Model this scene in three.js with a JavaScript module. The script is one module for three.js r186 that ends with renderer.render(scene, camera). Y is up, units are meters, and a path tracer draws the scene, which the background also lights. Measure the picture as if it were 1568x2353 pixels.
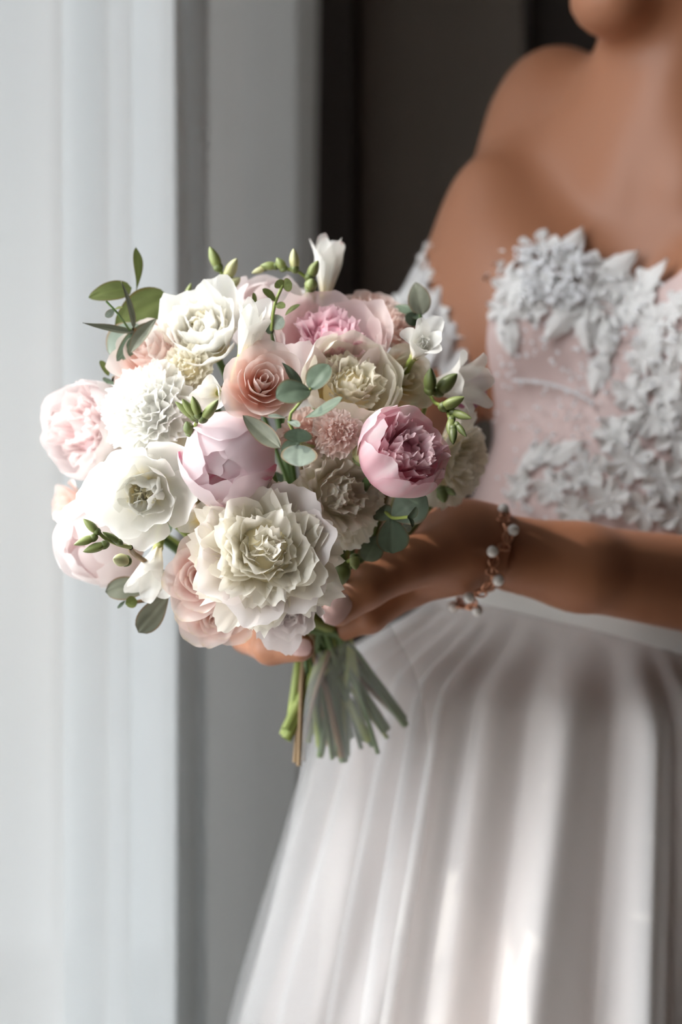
import * as THREE from 'three';
import { ImprovedNoise } from 'three/addons/math/ImprovedNoise.js';
import { mergeGeometries } from 'three/addons/utils/BufferGeometryUtils.js';

// ---------------------------------------------------------------- camera, sky, sun, exposure
const FOV = 28, CAMY = 1.175;
const FPX = 2353 / 2 / Math.tan(THREE.MathUtils.degToRad(FOV / 2));
const scene = new THREE.Scene();
const camera = new THREE.PerspectiveCamera(FOV, 1568 / 2353, 0.05, 60);
camera.position.set(0, CAMY, 0);
camera.lookAt(0, CAMY, -1);
camera.focus = 1.095;
camera.userData.fStop = 4.6;
scene.background = new THREE.Color(0.96, 0.98, 1.0);
scene.backgroundIntensity = 5.6;
const SUN = new THREE.Vector3(0.66, -0.66, -0.07).normalize();       // the way the light travels
const sun = new THREE.DirectionalLight(new THREE.Color(1.0, 0.93, 0.84), 2.3);
sun.name = 'sun';
sun.position.copy(SUN).multiplyScalar(-8).add(new THREE.Vector3(0, 1.2, -1.3));
sun.target.position.set(0, 1.2, -1.3);
sun.castShadow = true;
sun.shadow.radius = 1.5;
sun.shadow.mapSize.set(4096, 4096);
Object.assign(sun.shadow.camera, { left: -3, right: 3, top: 3, bottom: -3, near: 0.1, far: 20 });
scene.add(sun, sun.target);
const renderer = new THREE.WebGLRenderer({ antialias: true });
renderer.toneMapping = THREE.LinearToneMapping;
renderer.toneMappingExposure = 1.06;
renderer.shadowMap.enabled = true;

// ---------------------------------------------------------------- helpers
const V = (x, y, z) => new THREE.Vector3(x, y, z);
const P = (px, py, d) => V((px - 784) / FPX * d, CAMY - (py - 1176.5) / FPX * d, -d);   // a point d metres in front of the lens
const MPP = (px, d) => px * d / FPX;                                                     // pixels at that distance, in metres
const rng = (s) => () => { s = (s + 0x6d2b79f5) | 0; let t = Math.imul(s ^ (s >>> 15), 1 | s); t = (t + Math.imul(t ^ (t >>> 7), 61 | t)) ^ t; return ((t ^ (t >>> 14)) >>> 0) / 4294967296; };
const perlin = new ImprovedNoise(), N3 = (x, y, z) => perlin.noise(x + 31.7, y + 17.3, z + 5.1);
const lerp = THREE.MathUtils.lerp, clamp = THREE.MathUtils.clamp, rad = THREE.MathUtils.degToRad;
const ss = (x, a, b) => { const t = clamp((x - a) / (b - a), 0, 1); return t * t * (3 - 2 * t); };
const mix3 = (a, b, t) => [a[0] + (b[0] - a[0]) * t, a[1] + (b[1] - a[1]) * t, a[2] + (b[2] - a[2]) * t];
const used = {};
const numbered = (n) => { const k = used[n] = (used[n] ?? -1) + 1; return k ? n + '_' + String(k).padStart(3, '0') : n; };
const shade = (o) => { o.traverse((m) => { if (m.isMesh) { m.castShadow = true; m.receiveShadow = true; } }); return o; };
function tag(o, label, category, group) { o.userData.label = label; o.userData.category = category; if (group) o.userData.group = group; return o; }
function thing(name, label, category, pos, group) { const o = new THREE.Group(); o.name = numbered(name); if (pos) o.position.copy(pos); scene.add(o); return tag(o, label, category, group); }
function part(name, geo, mat, parent) { const m = new THREE.Mesh(geo, mat); m.name = name; m.castShadow = m.receiveShadow = true; parent.add(m); return m; }
function struct(name, geo, mat) { const m = new THREE.Mesh(geo, mat); m.name = name; m.castShadow = m.receiveShadow = true; m.userData.kind = 'structure'; scene.add(m); return m; }
const lin = (r, g, b) => new THREE.Color().setRGB(r, g, b);
const std = (c, rough, extra = {}) => new THREE.MeshPhysicalMaterial({ color: lin(...c), roughness: rough, side: THREE.DoubleSide, ...extra });

// a grid surface: f(u in -1..1, v in 0..1) -> [x, y, z, r, g, b]
function sheet(nu, nv, f, closed = false) {
  const pos = [], col = [], uv = [], idx = [];
  for (let j = 0; j <= nv; j++) for (let i = 0; i <= nu; i++) {
    const q = f(i / nu * 2 - 1, j / nv);
    pos.push(q[0], q[1], q[2]); if (q.length > 3) col.push(q[3], q[4], q[5]); uv.push(i / nu, j / nv);
  }
  for (let j = 0; j < nv; j++) for (let i = 0; i < nu; i++) { const a = j * (nu + 1) + i, b = a + nu + 1; idx.push(a, a + 1, b + 1, a, b + 1, b); }
  const g = new THREE.BufferGeometry();
  g.setAttribute('position', new THREE.Float32BufferAttribute(pos, 3));
  if (col.length) g.setAttribute('color', new THREE.Float32BufferAttribute(col, 3));
  g.setAttribute('uv', new THREE.Float32BufferAttribute(uv, 2));
  g.setIndex(idx); g.computeVertexNormals();
  if (closed) {                                               // the seam's two rows share their normals
    const n = g.attributes.normal;
    for (let j = 0; j <= nv; j++) { const a = j * (nu + 1), b = a + nu, s = V(n.getX(a) + n.getX(b), n.getY(a) + n.getY(b), n.getZ(a) + n.getZ(b)).normalize(); n.setXYZ(a, s.x, s.y, s.z); n.setXYZ(b, s.x, s.y, s.z); }
  }
  return g;
}
const tube = (pts, r, seg = 16, rs = 6) => new THREE.TubeGeometry(new THREE.CatmullRomCurve3(pts), seg, r, rs);

// ---------------------------------------------------------------- signed distance fields and their mesh (surface nets)
const smin = (a, b, k) => { const h = Math.max(k - Math.abs(a - b), 0) / k; return Math.min(a, b) - h * h * k * 0.25; };
const smax = (a, b, k) => -smin(-a, -b, k);
function cone(a, b, ra, rb) {
  const dx = b.x - a.x, dy = b.y - a.y, dz = b.z - a.z, l2 = dx * dx + dy * dy + dz * dz;
  return (x, y, z) => { const t = clamp(((x - a.x) * dx + (y - a.y) * dy + (z - a.z) * dz) / l2, 0, 1), ex = x - a.x - dx * t, ey = y - a.y - dy * t, ez = z - a.z - dz * t; return Math.sqrt(ex * ex + ey * ey + ez * ez) - (ra + (rb - ra) * t); };
}
function ellip(c, ax, ay, az, r) {                            // three unit axes, three radii
  return (x, y, z) => {
    const dx = x - c.x, dy = y - c.y, dz = z - c.z, p = (dx * ax.x + dy * ax.y + dz * ax.z) / r[0], q = (dx * ay.x + dy * ay.y + dz * ay.z) / r[1], s = (dx * az.x + dy * az.y + dz * az.z) / r[2];
    const k0 = Math.sqrt(p * p + q * q + s * s), k1 = Math.sqrt((p / r[0]) ** 2 + (q / r[1]) ** 2 + (s / r[2]) ** 2);
    return k1 < 1e-9 ? -Math.min(...r) : k0 * (k0 - 1) / k1;
  };
}
function nets(f, lo, hi, h) {
  const nx = Math.ceil((hi[0] - lo[0]) / h) + 1, ny = Math.ceil((hi[1] - lo[1]) / h) + 1, nz = Math.ceil((hi[2] - lo[2]) / h) + 1, F = new Float32Array(nx * ny * nz);
  for (let k = 0, n = 0; k < nz; k++) for (let j = 0; j < ny; j++) for (let i = 0; i < nx; i++) F[n++] = f(lo[0] + i * h, lo[1] + j * h, lo[2] + k * h);
  const id = new Int32Array(nx * ny * nz).fill(-1), pos = [], idx = [], at = (i, j, k) => i + nx * (j + ny * k), off = [0, 1, nx, nx + 1, nx * ny, nx * ny + 1, nx * ny + nx, nx * ny + nx + 1];
  const E = []; for (let a = 0; a < 8; a++) for (const b of [1, 2, 4]) if (!(a & b)) E.push([a, a | b]);
  for (let k = 0; k < nz - 1; k++) for (let j = 0; j < ny - 1; j++) for (let i = 0; i < nx - 1; i++) {
    const n = at(i, j, k); let m = 0; for (let a = 0; a < 8; a++) if (F[n + off[a]] < 0) m |= 1 << a;
    if (m === 0 || m === 255) continue;
    let x = 0, y = 0, z = 0, c = 0;
    for (const [a, b] of E) { const va = F[n + off[a]], vb = F[n + off[b]]; if ((va < 0) === (vb < 0)) continue; const t = va / (va - vb); x += (a & 1) + t * ((b & 1) - (a & 1)); y += (a >> 1 & 1) + t * ((b >> 1 & 1) - (a >> 1 & 1)); z += (a >> 2) + t * ((b >> 2) - (a >> 2)); c++; }
    id[n] = pos.length / 3; pos.push(lo[0] + (i + x / c) * h, lo[1] + (j + y / c) * h, lo[2] + (k + z / c) * h);
  }
  const quad = (a, b, c, d, flip) => { if (a < 0 || b < 0 || c < 0 || d < 0) return; flip ? idx.push(a, c, b, a, d, c) : idx.push(a, b, c, a, c, d); };
  for (let k = 1; k < nz - 1; k++) for (let j = 1; j < ny - 1; j++) for (let i = 1; i < nx - 1; i++) {
    const n = at(i, j, k), s = F[n] < 0;
    if (s !== F[n + 1] < 0) quad(id[n - nx - nx * ny], id[n - nx * ny], id[n], id[n - nx], !s);
    if (s !== F[n + nx] < 0) quad(id[n - 1 - nx * ny], id[n - 1], id[n], id[n - nx * ny], !s);
    if (s !== F[n + nx * ny] < 0) quad(id[n - 1 - nx], id[n - nx], id[n], id[n - 1], !s);
  }
  const nor = new Float32Array(pos.length), e = h * 0.5;
  for (let v = 0; v < pos.length; v += 3) {
    const [x, y, z] = [pos[v], pos[v + 1], pos[v + 2]], gx = f(x + e, y, z) - f(x - e, y, z), gy = f(x, y + e, z) - f(x, y - e, z), gz = f(x, y, z + e) - f(x, y, z - e), l = Math.hypot(gx, gy, gz) || 1;
    nor[v] = gx / l; nor[v + 1] = gy / l; nor[v + 2] = gz / l;
  }
  const g = new THREE.BufferGeometry();
  g.setAttribute('position', new THREE.Float32BufferAttribute(pos, 3)); g.setAttribute('normal', new THREE.BufferAttribute(nor, 3));
  g.setAttribute('uv', new THREE.Float32BufferAttribute(new Float32Array(pos.length / 3 * 2).map((_, i) => (i & 1 ? pos[(i >> 1) * 3 + 1] : pos[(i >> 1) * 3] + pos[(i >> 1) * 3 + 2]) * 4), 2));
  g.setIndex(idx); return g;
}

// ---------------------------------------------------------------- computed textures
function noiseTex(w, h, f, srgb = false) {
  const d = new Uint8Array(w * h * 4);
  for (let y = 0; y < h; y++) for (let x = 0; x < w; x++) { const c = f(x / w, y / h); for (let k = 0; k < 3; k++) d[(y * w + x) * 4 + k] = clamp(c[k] * 255, 0, 255); d[(y * w + x) * 4 + 3] = 255; }
  const t = new THREE.DataTexture(d, w, h); t.magFilter = THREE.LinearFilter; t.minFilter = THREE.LinearMipmapLinearFilter; t.wrapS = t.wrapT = THREE.RepeatWrapping; if (srgb) t.colorSpace = THREE.SRGBColorSpace; t.needsUpdate = true; return t;
}
const plasterTex = noiseTex(256, 256, (x, y) => { const a = Math.cos(x * 6.283) * 3, b = Math.sin(x * 6.283) * 3, n = 0.5 + 0.35 * N3(a * 2, b * 2, y * 20) + 0.25 * N3(a * 8, b * 8, y * 60); return [n, n, n]; });
const weaveTex = noiseTex(256, 256, (x, y) => { const n = 0.5 + 0.25 * Math.sin(x * 6.283 * 64) + 0.25 * Math.sin(y * 6.283 * 64); return [n, n, n]; });
const skinTex = noiseTex(256, 256, (x, y) => { const n = 0.6 + 0.4 * N3(x * 60, y * 60, 1); return [n, n, n]; });

// ---------------------------------------------------------------- the room: window wall to the side of the bride, back wall behind her
const WT = 0.2006, ROOT = V(-0.074, 0, -2.269);                // the corner of the two walls, and how far the room is turned
function roomPoint(u, v, y) { return V(ROOT.x + Math.cos(WT) * v - Math.sin(WT) * u, y, ROOT.z + Math.sin(WT) * v + Math.cos(WT) * u); }
function roomBox(u0, u1, v0, v1, y0, y1) {
  const g = new THREE.BoxGeometry(v1 - v0, y1 - y0, u1 - u0);
  g.rotateY(-WT); const c = roomPoint((u0 + u1) / 2, (v0 + v1) / 2, (y0 + y1) / 2); g.translate(c.x, c.y, c.z); return g;
}
const M = {
  wall: std([0.20, 0.168, 0.145], 0.88, { bumpMap: plasterTex, bumpScale: 0.0006 }),   // one taupe plaster all round the room
  ceiling: std([0.60, 0.59, 0.57], 0.95),
  floor: std([0.25, 0.18, 0.13], 0.5),
  darkWoodShade: std([0.030, 0.019, 0.014], 0.65),  // dark wood of the trim; on the door it paints the unlit doorway
  brass: std([0.5, 0.4, 0.25], 0.35, { metalness: 1 }),
  frame: std([0.75, 0.75, 0.74], 0.4),
  ground: std([0.22, 0.21, 0.19], 0.95),
  glass: new THREE.MeshPhysicalMaterial({ color: 0xffffff, roughness: 0, transmission: 1, thickness: 0, ior: 1.45, side: THREE.DoubleSide }),
};
const W0 = 0.03, W1 = 1.9, WY0 = 0.06, WY1 = 2.4, RU = 4.6, RV = 3.4, TH = 0.10;
struct('floor', roomBox(-0.2, RU + 0.1, -0.1, RV + 0.1, -0.1, 0), M.floor);
struct('ceiling', roomBox(-0.2, RU + 0.1, -0.1, RV + 0.1, 2.7, 2.8), M.ceiling);
struct('wall_window', mergeGeometries([roomBox(-0.1, W0, -TH, 0, 0, 2.7), roomBox(W1, RU, -TH, 0, 0, 2.7), roomBox(W0, W1, -TH, 0, WY1, 2.7), roomBox(W0, W1, -TH, 0, 0, WY0)]), M.wall);
struct('wall_right', roomBox(-0.1, RU, RV, RV + 0.1, 0, 2.7), M.wall);
struct('wall_front', roomBox(RU, RU + 0.1, -TH, RV + 0.1, 0, 2.7), M.wall);
const D0 = 0.275, D1 = 1.2;                                    // the dark doorway in the back wall
struct('wall_back', mergeGeometries([roomBox(-0.1, 0, 0, D0, 0, 2.7), roomBox(-0.1, 0, D1, RV, 0, 2.7), roomBox(-0.1, 0, D0, D1, 2.35, 2.7)]), M.wall);
struct('trim_1', roomBox(0, 0.045, 0.0, 0.098, 0, 2.7), M.darkWoodShade);
// added door closes the doorway; its dark colour paints the unlit opening
const door = new THREE.Group(); door.name = 'added_door_1'; door.userData.kind = 'structure'; scene.add(door);
part('door_leaf', roomBox(-0.09, -0.05, D0 + 0.002, D1 - 0.002, 0.01, 2.345), M.darkWoodShade, door);
for (const [y0, y1] of [[0.15, 0.95], [1.1, 2.2]]) for (const [a, b] of [[D0 + 0.1, D0 + 0.42], [D0 + 0.52, D1 - 0.1]]) part('door_panel', roomBox(-0.052, -0.042, a, b, y0, y1), M.darkWoodShade, door);
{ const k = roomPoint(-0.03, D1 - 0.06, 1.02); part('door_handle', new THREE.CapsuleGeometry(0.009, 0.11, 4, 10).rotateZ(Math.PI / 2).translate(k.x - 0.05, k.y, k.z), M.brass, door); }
const win = new THREE.Group(); win.name = 'window_1'; win.userData.kind = 'structure'; scene.add(win);
part('window_frame', mergeGeometries([roomBox(W0, W0 + 0.04, -0.09, -0.05, WY0, WY1), roomBox(W1 - 0.04, W1, -0.09, -0.05, WY0, WY1), roomBox(W0, W1, -0.09, -0.05, WY0, WY0 + 0.05), roomBox(W0, W1, -0.09, -0.05, WY1 - 0.05, WY1)]), M.frame, win);
for (const [a, b] of [[W0 + 0.04, W1 - 0.04]]) part('pane', new THREE.PlaneGeometry(b - a, WY1 - WY0 - 0.1).rotateY(Math.PI / 2 - WT).translate(...roomPoint((a + b) / 2, -0.07, (WY0 + WY1) / 2).toArray()), M.glass, win);
struct('ground_outside', new THREE.BoxGeometry(40, 0.2, 40).translate(0, -3.2, 0), M.ground);

// the sheer curtain: hangs from the ceiling, over the window and on over the wall as far as the corner
{
  const sheer = new THREE.MeshPhysicalMaterial({ color: lin(0.725, 0.76, 0.775), roughness: 0.95, transmission: 0.17, thickness: 0, specularIntensity: 0.2, side: THREE.DoubleSide, bumpMap: weaveTex.clone(), bumpScale: 0.0002 });
  sheer.bumpMap.repeat.set(14, 40); 
  const t = thing('sheer_curtain', 'long white sheer curtain hanging in soft folds over the bright window', 'curtain');
  const fold = (u, y) => {
    const s = u + 0.012 * Math.sin(y * 1.3) + 0.03 * (1.6 - y) * 0.4 * ss(u, 0.9, 0.1);
    return 0.016 * Math.sin(s * 62 + 1.2 * Math.sin(s * 9)) + 0.010 * Math.sin(s * 23 + 0.7) + 0.004 * N3(s * 30, y * 0.8, 2);
  };
  const g = sheet(240, 20, (a, b) => { const u = lerp(0.55, 0.985, a * 0.5 + 0.5), y = lerp(0.02, 2.66, b), q = roomPoint(u + 0.01 * Math.sin(u * 40 + 1) , 0.05 + fold(u, y), y); return [q.x, q.y, q.z]; });
  part('fabric', g, sheer, t);
  part('hem', sheet(2, 40, (a, b) => { const u = 0.985 + 0.006 * (a + 1), y = lerp(0.02, 2.66, b), q = roomPoint(u + 0.01 * Math.sin(u * 40 + 1), 0.05 + fold(u, y), y); return [q.x, q.y, q.z]; }), std([0.7, 0.71, 0.72], 0.9), t);
}
// the heavier drape beside it, gathered towards the corner
{
  const cloth = new THREE.MeshPhysicalMaterial({ color: lin(0.72, 0.735, 0.73), roughness: 0.985, transmission: 0.062, thickness: 0, specularIntensity: 0.1, side: THREE.DoubleSide, bumpMap: weaveTex.clone(), bumpScale: 0.0003 });
  cloth.bumpMap.repeat.set(14, 60);
  const t = thing('lined_drape', 'long pale lined drape gathered beside the bright sheer curtain', 'curtain');
  const fold = (u, y) => { const s = u + 0.02 * (1.5 - y) * ss(u, 0.6, 0.0); return 0.014 * Math.sin(s * 38 + 1.4 * Math.sin(s * 11 + 0.3 * y)) + 0.008 * Math.sin(s * 17 + 2.2 + 0.3 * y) + 0.003 * N3(s * 20, y, 4); };
  part('fabric', sheet(260, 20, (a, b) => { const u = lerp(0.0, 0.575, a * 0.5 + 0.5), y = lerp(0.02, 2.66, b), q = roomPoint(u, 0.055 + fold(u, y), y); return [q.x, q.y, q.z]; }), cloth, t);
}
// ---------------------------------------------------------------- the bride: one continuous body, her dress in parts
const UPV = V(0, 1, 0);
const BO = V(0.262, 0, -1.52), BR = V(-0.835, 0, -0.55).normalize(), BF = V(-0.55, 0, 0.835).normalize();   // torso: middle, her right, the way her chest faces
const B = (r, y, f) => V(BO.x + BR.x * r + BF.x * f, y, BO.z + BR.z * r + BF.z * f);
const shR = P(1285, 335, 1.60), elR = V(0.052, 1.25, -1.505), wrR = P(735, 1345, 1.385);
const shL = P(1985, 310, 1.435), elL = P(1900, 1390, 1.42), wrL = P(1085, 1254, 1.27);
const WAIST = V(0.190, 1.105, -1.475);
const fields = {};
{
  const torso = [
    [ellip(B(0, 1.345, -0.012), BR, UPV, BF, [0.138, 0.135, 0.088]), 0.05],
    [ellip(B(0.005, 1.235, 0.012), BR, UPV, BF, [0.122, 0.15, 0.088]), 0.05],
    [ellip(V(WAIST.x + 0.012, 1.13, WAIST.z - 0.012), BR, UPV, BF, [0.116, 0.13, 0.096]), 0.06],
    [ellip(V(0.175, 0.98, -1.475), BR, UPV, BF, [0.155, 0.14, 0.115]), 0.06],
    [cone(B(0.02, 1.43, -0.022), shR, 0.048, 0.044), 0.06], [cone(B(-0.02, 1.43, -0.022), shL, 0.048, 0.044), 0.06],
    [ellip(B(0.085, 1.312, 0.068), BR, UPV, BF, [0.067, 0.068, 0.064]), 0.035], [ellip(B(-0.083, 1.308, 0.068), BR, UPV, BF, [0.067, 0.066, 0.062]), 0.035],
  ];
  const torsoF = (x, y, z) => { let d = 9; for (const [f, k] of torso) d = smin(d, f(x, y, z), k); return d; };
  fields.torso = torsoF;
  // head: bowed, looking down over the bouquet
  const HF = V(-0.87, -0.16, 0.44).normalize(), HS = V(0.44, 0, 0.86).normalize(), HU = HS.clone().cross(HF).negate(); if (HU.y < 0) HU.negate();
  const chin = P(1402, -4, 1.455), HC = chin.clone().addScaledVector(HU, 0.098).addScaledVector(HF, -0.068), H = (s, u, f) => HC.clone().addScaledVector(HS, s).addScaledVector(HU, u).addScaledVector(HF, f);
  fields.H = H; fields.HC = HC; fields.HA = [HS, HU, HF];
  const head = [
    [ellip(H(0, 0.03, -0.012), HS, HU, HF, [0.074, 0.092, 0.092]), 0.02], [ellip(H(0, -0.035, 0.022), HS, HU, HF, [0.058, 0.078, 0.062]), 0.03],
    [cone(chin, H(0.046, -0.05, 0.0), 0.0195, 0.02), 0.022], [cone(chin, H(-0.046, -0.06, 0.0), 0.0195, 0.02), 0.022], [cone(H(-0.012, -0.098, 0.068), H(0.012, -0.098, 0.068), 0.0185, 0.0185), 0.015],
    [cone(H(0, 0.015, 0.085), H(0, -0.025, 0.1), 0.007, 0.011), 0.012], [cone(H(-0.012, -0.03, 0.09), H(0.012, -0.03, 0.09), 0.008, 0.008), 0.008],
    [cone(H(-0.016, -0.06, 0.077), H(0.016, -0.06, 0.077), 0.0065, 0.0065), 0.008], [cone(H(-0.014, -0.07, 0.075), H(0.014, -0.07, 0.075), 0.007, 0.007), 0.006],
    [cone(H(-0.035, 0.03, 0.068), H(0.035, 0.03, 0.068), 0.014, 0.014), 0.02],
    [ellip(H(0.074, -0.005, -0.015), HS, HU, HF, [0.008, 0.03, 0.018]), 0.008], [ellip(H(-0.074, -0.005, -0.015), HS, HU, HF, [0.008, 0.03, 0.018]), 0.008],
  ];
  const neck = [cone(B(0.03, 1.40, -0.005), H(0, -0.03, -0.012), 0.056, 0.051), cone(B(0.03, 1.405, 0.05), H(0.055, -0.03, -0.03), 0.010, 0.014), cone(B(-0.02, 1.405, 0.055), H(-0.055, -0.03, -0.03), 0.010, 0.014)];
  const trap = cone(B(0.045, 1.455, -0.03), P(1300, 225, 1.62), 0.03, 0.03);
  const clav = [cone(B(0.022, 1.412, 0.052), B(0.135, 1.452, -0.005), 0.009, 0.009), cone(B(-0.022, 1.412, 0.052), B(-0.135, 1.452, -0.005), 0.009, 0.009)];
  const eyes = [[-0.031], [0.031]].map(([s]) => ellip(H(s, 0.006, 0.083), HS, HU, HF, [0.017, 0.010, 0.012]));
  const headF = (x, y, z) => { let d = 9; for (const [f, k] of head) d = smin(d, f(x, y, z), k); for (const e of eyes) d = smax(d, -e(x, y, z) , 0.01); for (const e of eyes) d = smin(d, e(x, y, z) + 0.004, 0.003); return d; };
  const armR = [cone(shR, elR, 0.049, 0.037), cone(elR, wrR, 0.037, 0.024)], foreL = P(1330, 1303, 1.285);
  const armL = [cone(shL, elL, 0.049, 0.042), cone(elL, foreL, 0.039, 0.0265), cone(foreL, wrL, 0.0265, 0.0225)];
  const pec = ellip(P(1112, 575, 1.535), BR, UPV, BF, [0.027, 0.058, 0.027]);
  const delt = [ellip(P(1268, 300, 1.61), BR, UPV, BF, [0.044, 0.058, 0.05]), ellip(P(2000, 275, 1.43), BR, UPV, BF, [0.044, 0.062, 0.05])];
  const bodyF = (x, y, z) => {
    let d = torsoF(x, y, z);
    d = smin(d, pec(x, y, z), 0.10);
    for (const f of delt) d = smin(d, f(x, y, z), 0.03);
    d = smin(d, trap(x, y, z), 0.04);
    for (const f of clav) d = smin(d, f(x, y, z), 0.03);
    if (y > 1.3) { d = smin(d, neck[0](x, y, z), 0.06); d = smin(d, neck[1](x, y, z), 0.035); d = smin(d, neck[2](x, y, z), 0.035); }
    let a = smin(armR[0](x, y, z), armR[1](x, y, z), 0.02); d = smin(d, a, 0.022);
    a = smin(smin(armL[0](x, y, z), armL[1](x, y, z), 0.02), armL[2](x, y, z), 0.012); d = smin(d, a, 0.015);
    if (y > 1.4) d = smin(d, headF(x, y, z), 0.03);
    return d;
  };
  fields.body = bodyF;
  // her left hand: thumb laid along the front of the stems, fingers closing behind them
  const chain = (pts, rs) => pts.slice(1).map((p, i) => cone(pts[i], p, rs[i], rs[i + 1]));
  const handL = [
    { k: 0.02, f: [cone(P(1130, 1258, 1.27), P(1055, 1262, 1.268), 0.0236, 0.023), cone(P(1060, 1235, 1.275), P(950, 1255, 1.285), 0.018, 0.014), cone(P(1050, 1280, 1.262), P(945, 1345, 1.262), 0.018, 0.0125), cone(P(1050, 1250, 1.275), P(940, 1300, 1.28), 0.018, 0.014)] },
    { k: 0.014, f: chain([P(1035, 1265, 1.25), P(925, 1300, 1.228), P(840, 1350, 1.212), P(776, 1402, 1.207)], [0.018, 0.0152, 0.0128, 0.0098]) },
    { k: 0.007, f: chain([P(945, 1345, 1.262), P(850, 1418, 1.252), P(790, 1437, 1.268), P(745, 1432, 1.29)], [0.0115, 0.0098, 0.0088, 0.0075]) },
    { k: 0.006, f: chain([P(940, 1310, 1.282), P(845, 1385, 1.30), P(775, 1420, 1.325), P(725, 1425, 1.325)], [0.0115, 0.0098, 0.009, 0.008]) },
    { k: 0.006, f: chain([P(945, 1275, 1.29), P(855, 1330, 1.325), P(780, 1380, 1.345), P(725, 1395, 1.345)], [0.011, 0.0095, 0.0088, 0.008]) },
    { k: 0.006, f: chain([P(950, 1245, 1.295), P(875, 1290, 1.335), P(805, 1340, 1.355), P(750, 1360, 1.355)], [0.0095, 0.0085, 0.008, 0.0072]) },
  ];
  const handR = [
    { k: 0.02, f: [cone(wrR, P(690, 1375, 1.36), 0.0235, 0.022), cone(P(690, 1360, 1.36), P(625, 1395, 1.325), 0.02, 0.014), cone(P(690, 1390, 1.355), P(625, 1440, 1.32), 0.018, 0.013)] },
    { k: 0.007, f: chain([P(625, 1440, 1.32), P(570, 1462, 1.275), P(622, 1488, 1.228), P(690, 1488, 1.215)], [0.0118, 0.0105, 0.0102, 0.0085]) },
    { k: 0.006, f: chain([P(625, 1420, 1.322), P(572, 1425, 1.285), P(610, 1440, 1.24), P(668, 1445, 1.225)], [0.0115, 0.0100, 0.0094, 0.008]) },
    { k: 0.006, f: chain([P(628, 1398, 1.325), P(578, 1395, 1.29), P(612, 1405, 1.25), P(665, 1408, 1.235)], [0.011, 0.0098, 0.009, 0.0078]) },
    { k: 0.006, f: chain([P(640, 1380, 1.33), P(595, 1365, 1.295), P(630, 1368, 1.258), P(672, 1372, 1.246)], [0.0098, 0.0088, 0.0082, 0.0072]) },
    { k: 0.01, f: chain([P(690, 1350, 1.35), P(690, 1320, 1.31), P(700, 1320, 1.28), P(712, 1330, 1.258)], [0.014, 0.012, 0.0105, 0.009]) },
  ];
  const hand = (parts) => (x, y, z) => { let d = 9; for (const { k, f } of parts) { let c = 9; for (const g of f) c = smin(c, g(x, y, z), k === 0.02 ? 0.02 : 0.004); d = smin(d, c, d > 8 ? 1e-6 : k); } return d; };
  const armOnly = (arms, h) => (x, y, z) => { let d = 9; for (const a of arms) d = smin(d, a(x, y, z), 0.03); return smin(d, h(x, y, z), 0.012); };
  const hl = hand(handL), hr = hand(handR);
  fields.handL = armOnly([armL[2]], hl); fields.handR = armOnly([armR[1]], hr);
  const bounds = (c, r) => [[c.x - r[0], c.y - r[1], c.z - r[2]], [c.x + r[0], c.y + r[1], c.z + r[2]]];
  const cut = (f, p, n, zl = -9) => (x, y, z) => z < zl ? f(x, y, z) : Math.max(f(x, y, z), (x - p.x) * n.x + (y - p.y) * n.y + (z - p.z) * n.z);
  const legs = (() => { let L = []; for (const s of [-1, 1]) { const hip = V(0.175, 0.9, -1.475).addScaledVector(BR, s * 0.08), knee = V(0.165, 0.48, -1.46).addScaledVector(BR, s * 0.07), ank = V(0.18, 0.09, -1.48).addScaledVector(BR, s * 0.07), toe = ank.clone().addScaledVector(BF, 0.16).setY(0.025); L.push(cone(hip, knee, 0.085, 0.052), cone(knee, ank, 0.052, 0.035), cone(ank.clone().addScaledVector(BF, -0.02).setY(0.045), toe, 0.034, 0.022)); } const hips = torso[3][0]; return (x, y, z) => { let d = hips(x, y, z); for (const f of L) d = smin(d, f(x, y, z), 0.03); return d; }; })();
  const skin = std([0.35, 0.148, 0.076], 0.5, { bumpMap: skinTex, bumpScale: 0.00012, sheen: 0.25, sheenColor: lin(0.9, 0.6, 0.5), sheenRoughness: 0.5 });
  const person = thing('person', 'bride in a white strapless lace gown holding the bouquet with both hands', 'person', V(0.19, 0, -1.47));
  fields.person = person;
  const local = (g) => g.translate(-0.19, 0, 1.47);
  const wl = wrL, axisL = foreL.clone().sub(wrL).normalize();
  const body = mergeGeometries([
    nets(cut(bodyF, P(1140, 1258, 1.27), axisL.clone().negate(), -1.35), [-0.06, 0.94, -1.76], [0.47, 1.80, -1.22], 0.0068),
    nets(cut(fields.handL, P(1150, 1260, 1.27), axisL), ...bounds(P(920, 1320, 1.28), [0.075, 0.05, 0.10]), 0.0024),
    nets(fields.handR, ...bounds(P(650, 1400, 1.29), [0.05, 0.045, 0.10]), 0.0026),
    nets(cut(legs, V(0, 0.965, 0), V(0, 1, 0)), [-0.1, -0.005, -1.75], [0.42, 1.0, -1.2], 0.014),
  ]);
  part('body', local(body), skin, person);
  // fingernails
  const nailMat = std([0.62, 0.42, 0.40], 0.18, { clearcoat: 0.8, clearcoatRoughness: 0.1 });
  const nail = (c, tip, n, L, Wd) => {
    const a = tip.clone().sub(c).normalize(), s = a.clone().cross(n).normalize(), nn = s.clone().cross(a).normalize();
    return sheet(10, 12, (u, v) => { const t = v * 2 - 1, w = Wd * Math.pow(Math.max(0, 1 - Math.abs(t) ** 2.6), 0.42), q = c.clone().addScaledVector(a, t * L).addScaledVector(s, u * w).addScaledVector(nn, 0.0008 - 0.0030 * (u * w / Wd) ** 2 - 0.0016 * t * t); return [q.x, q.y, q.z]; });
  };
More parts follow.
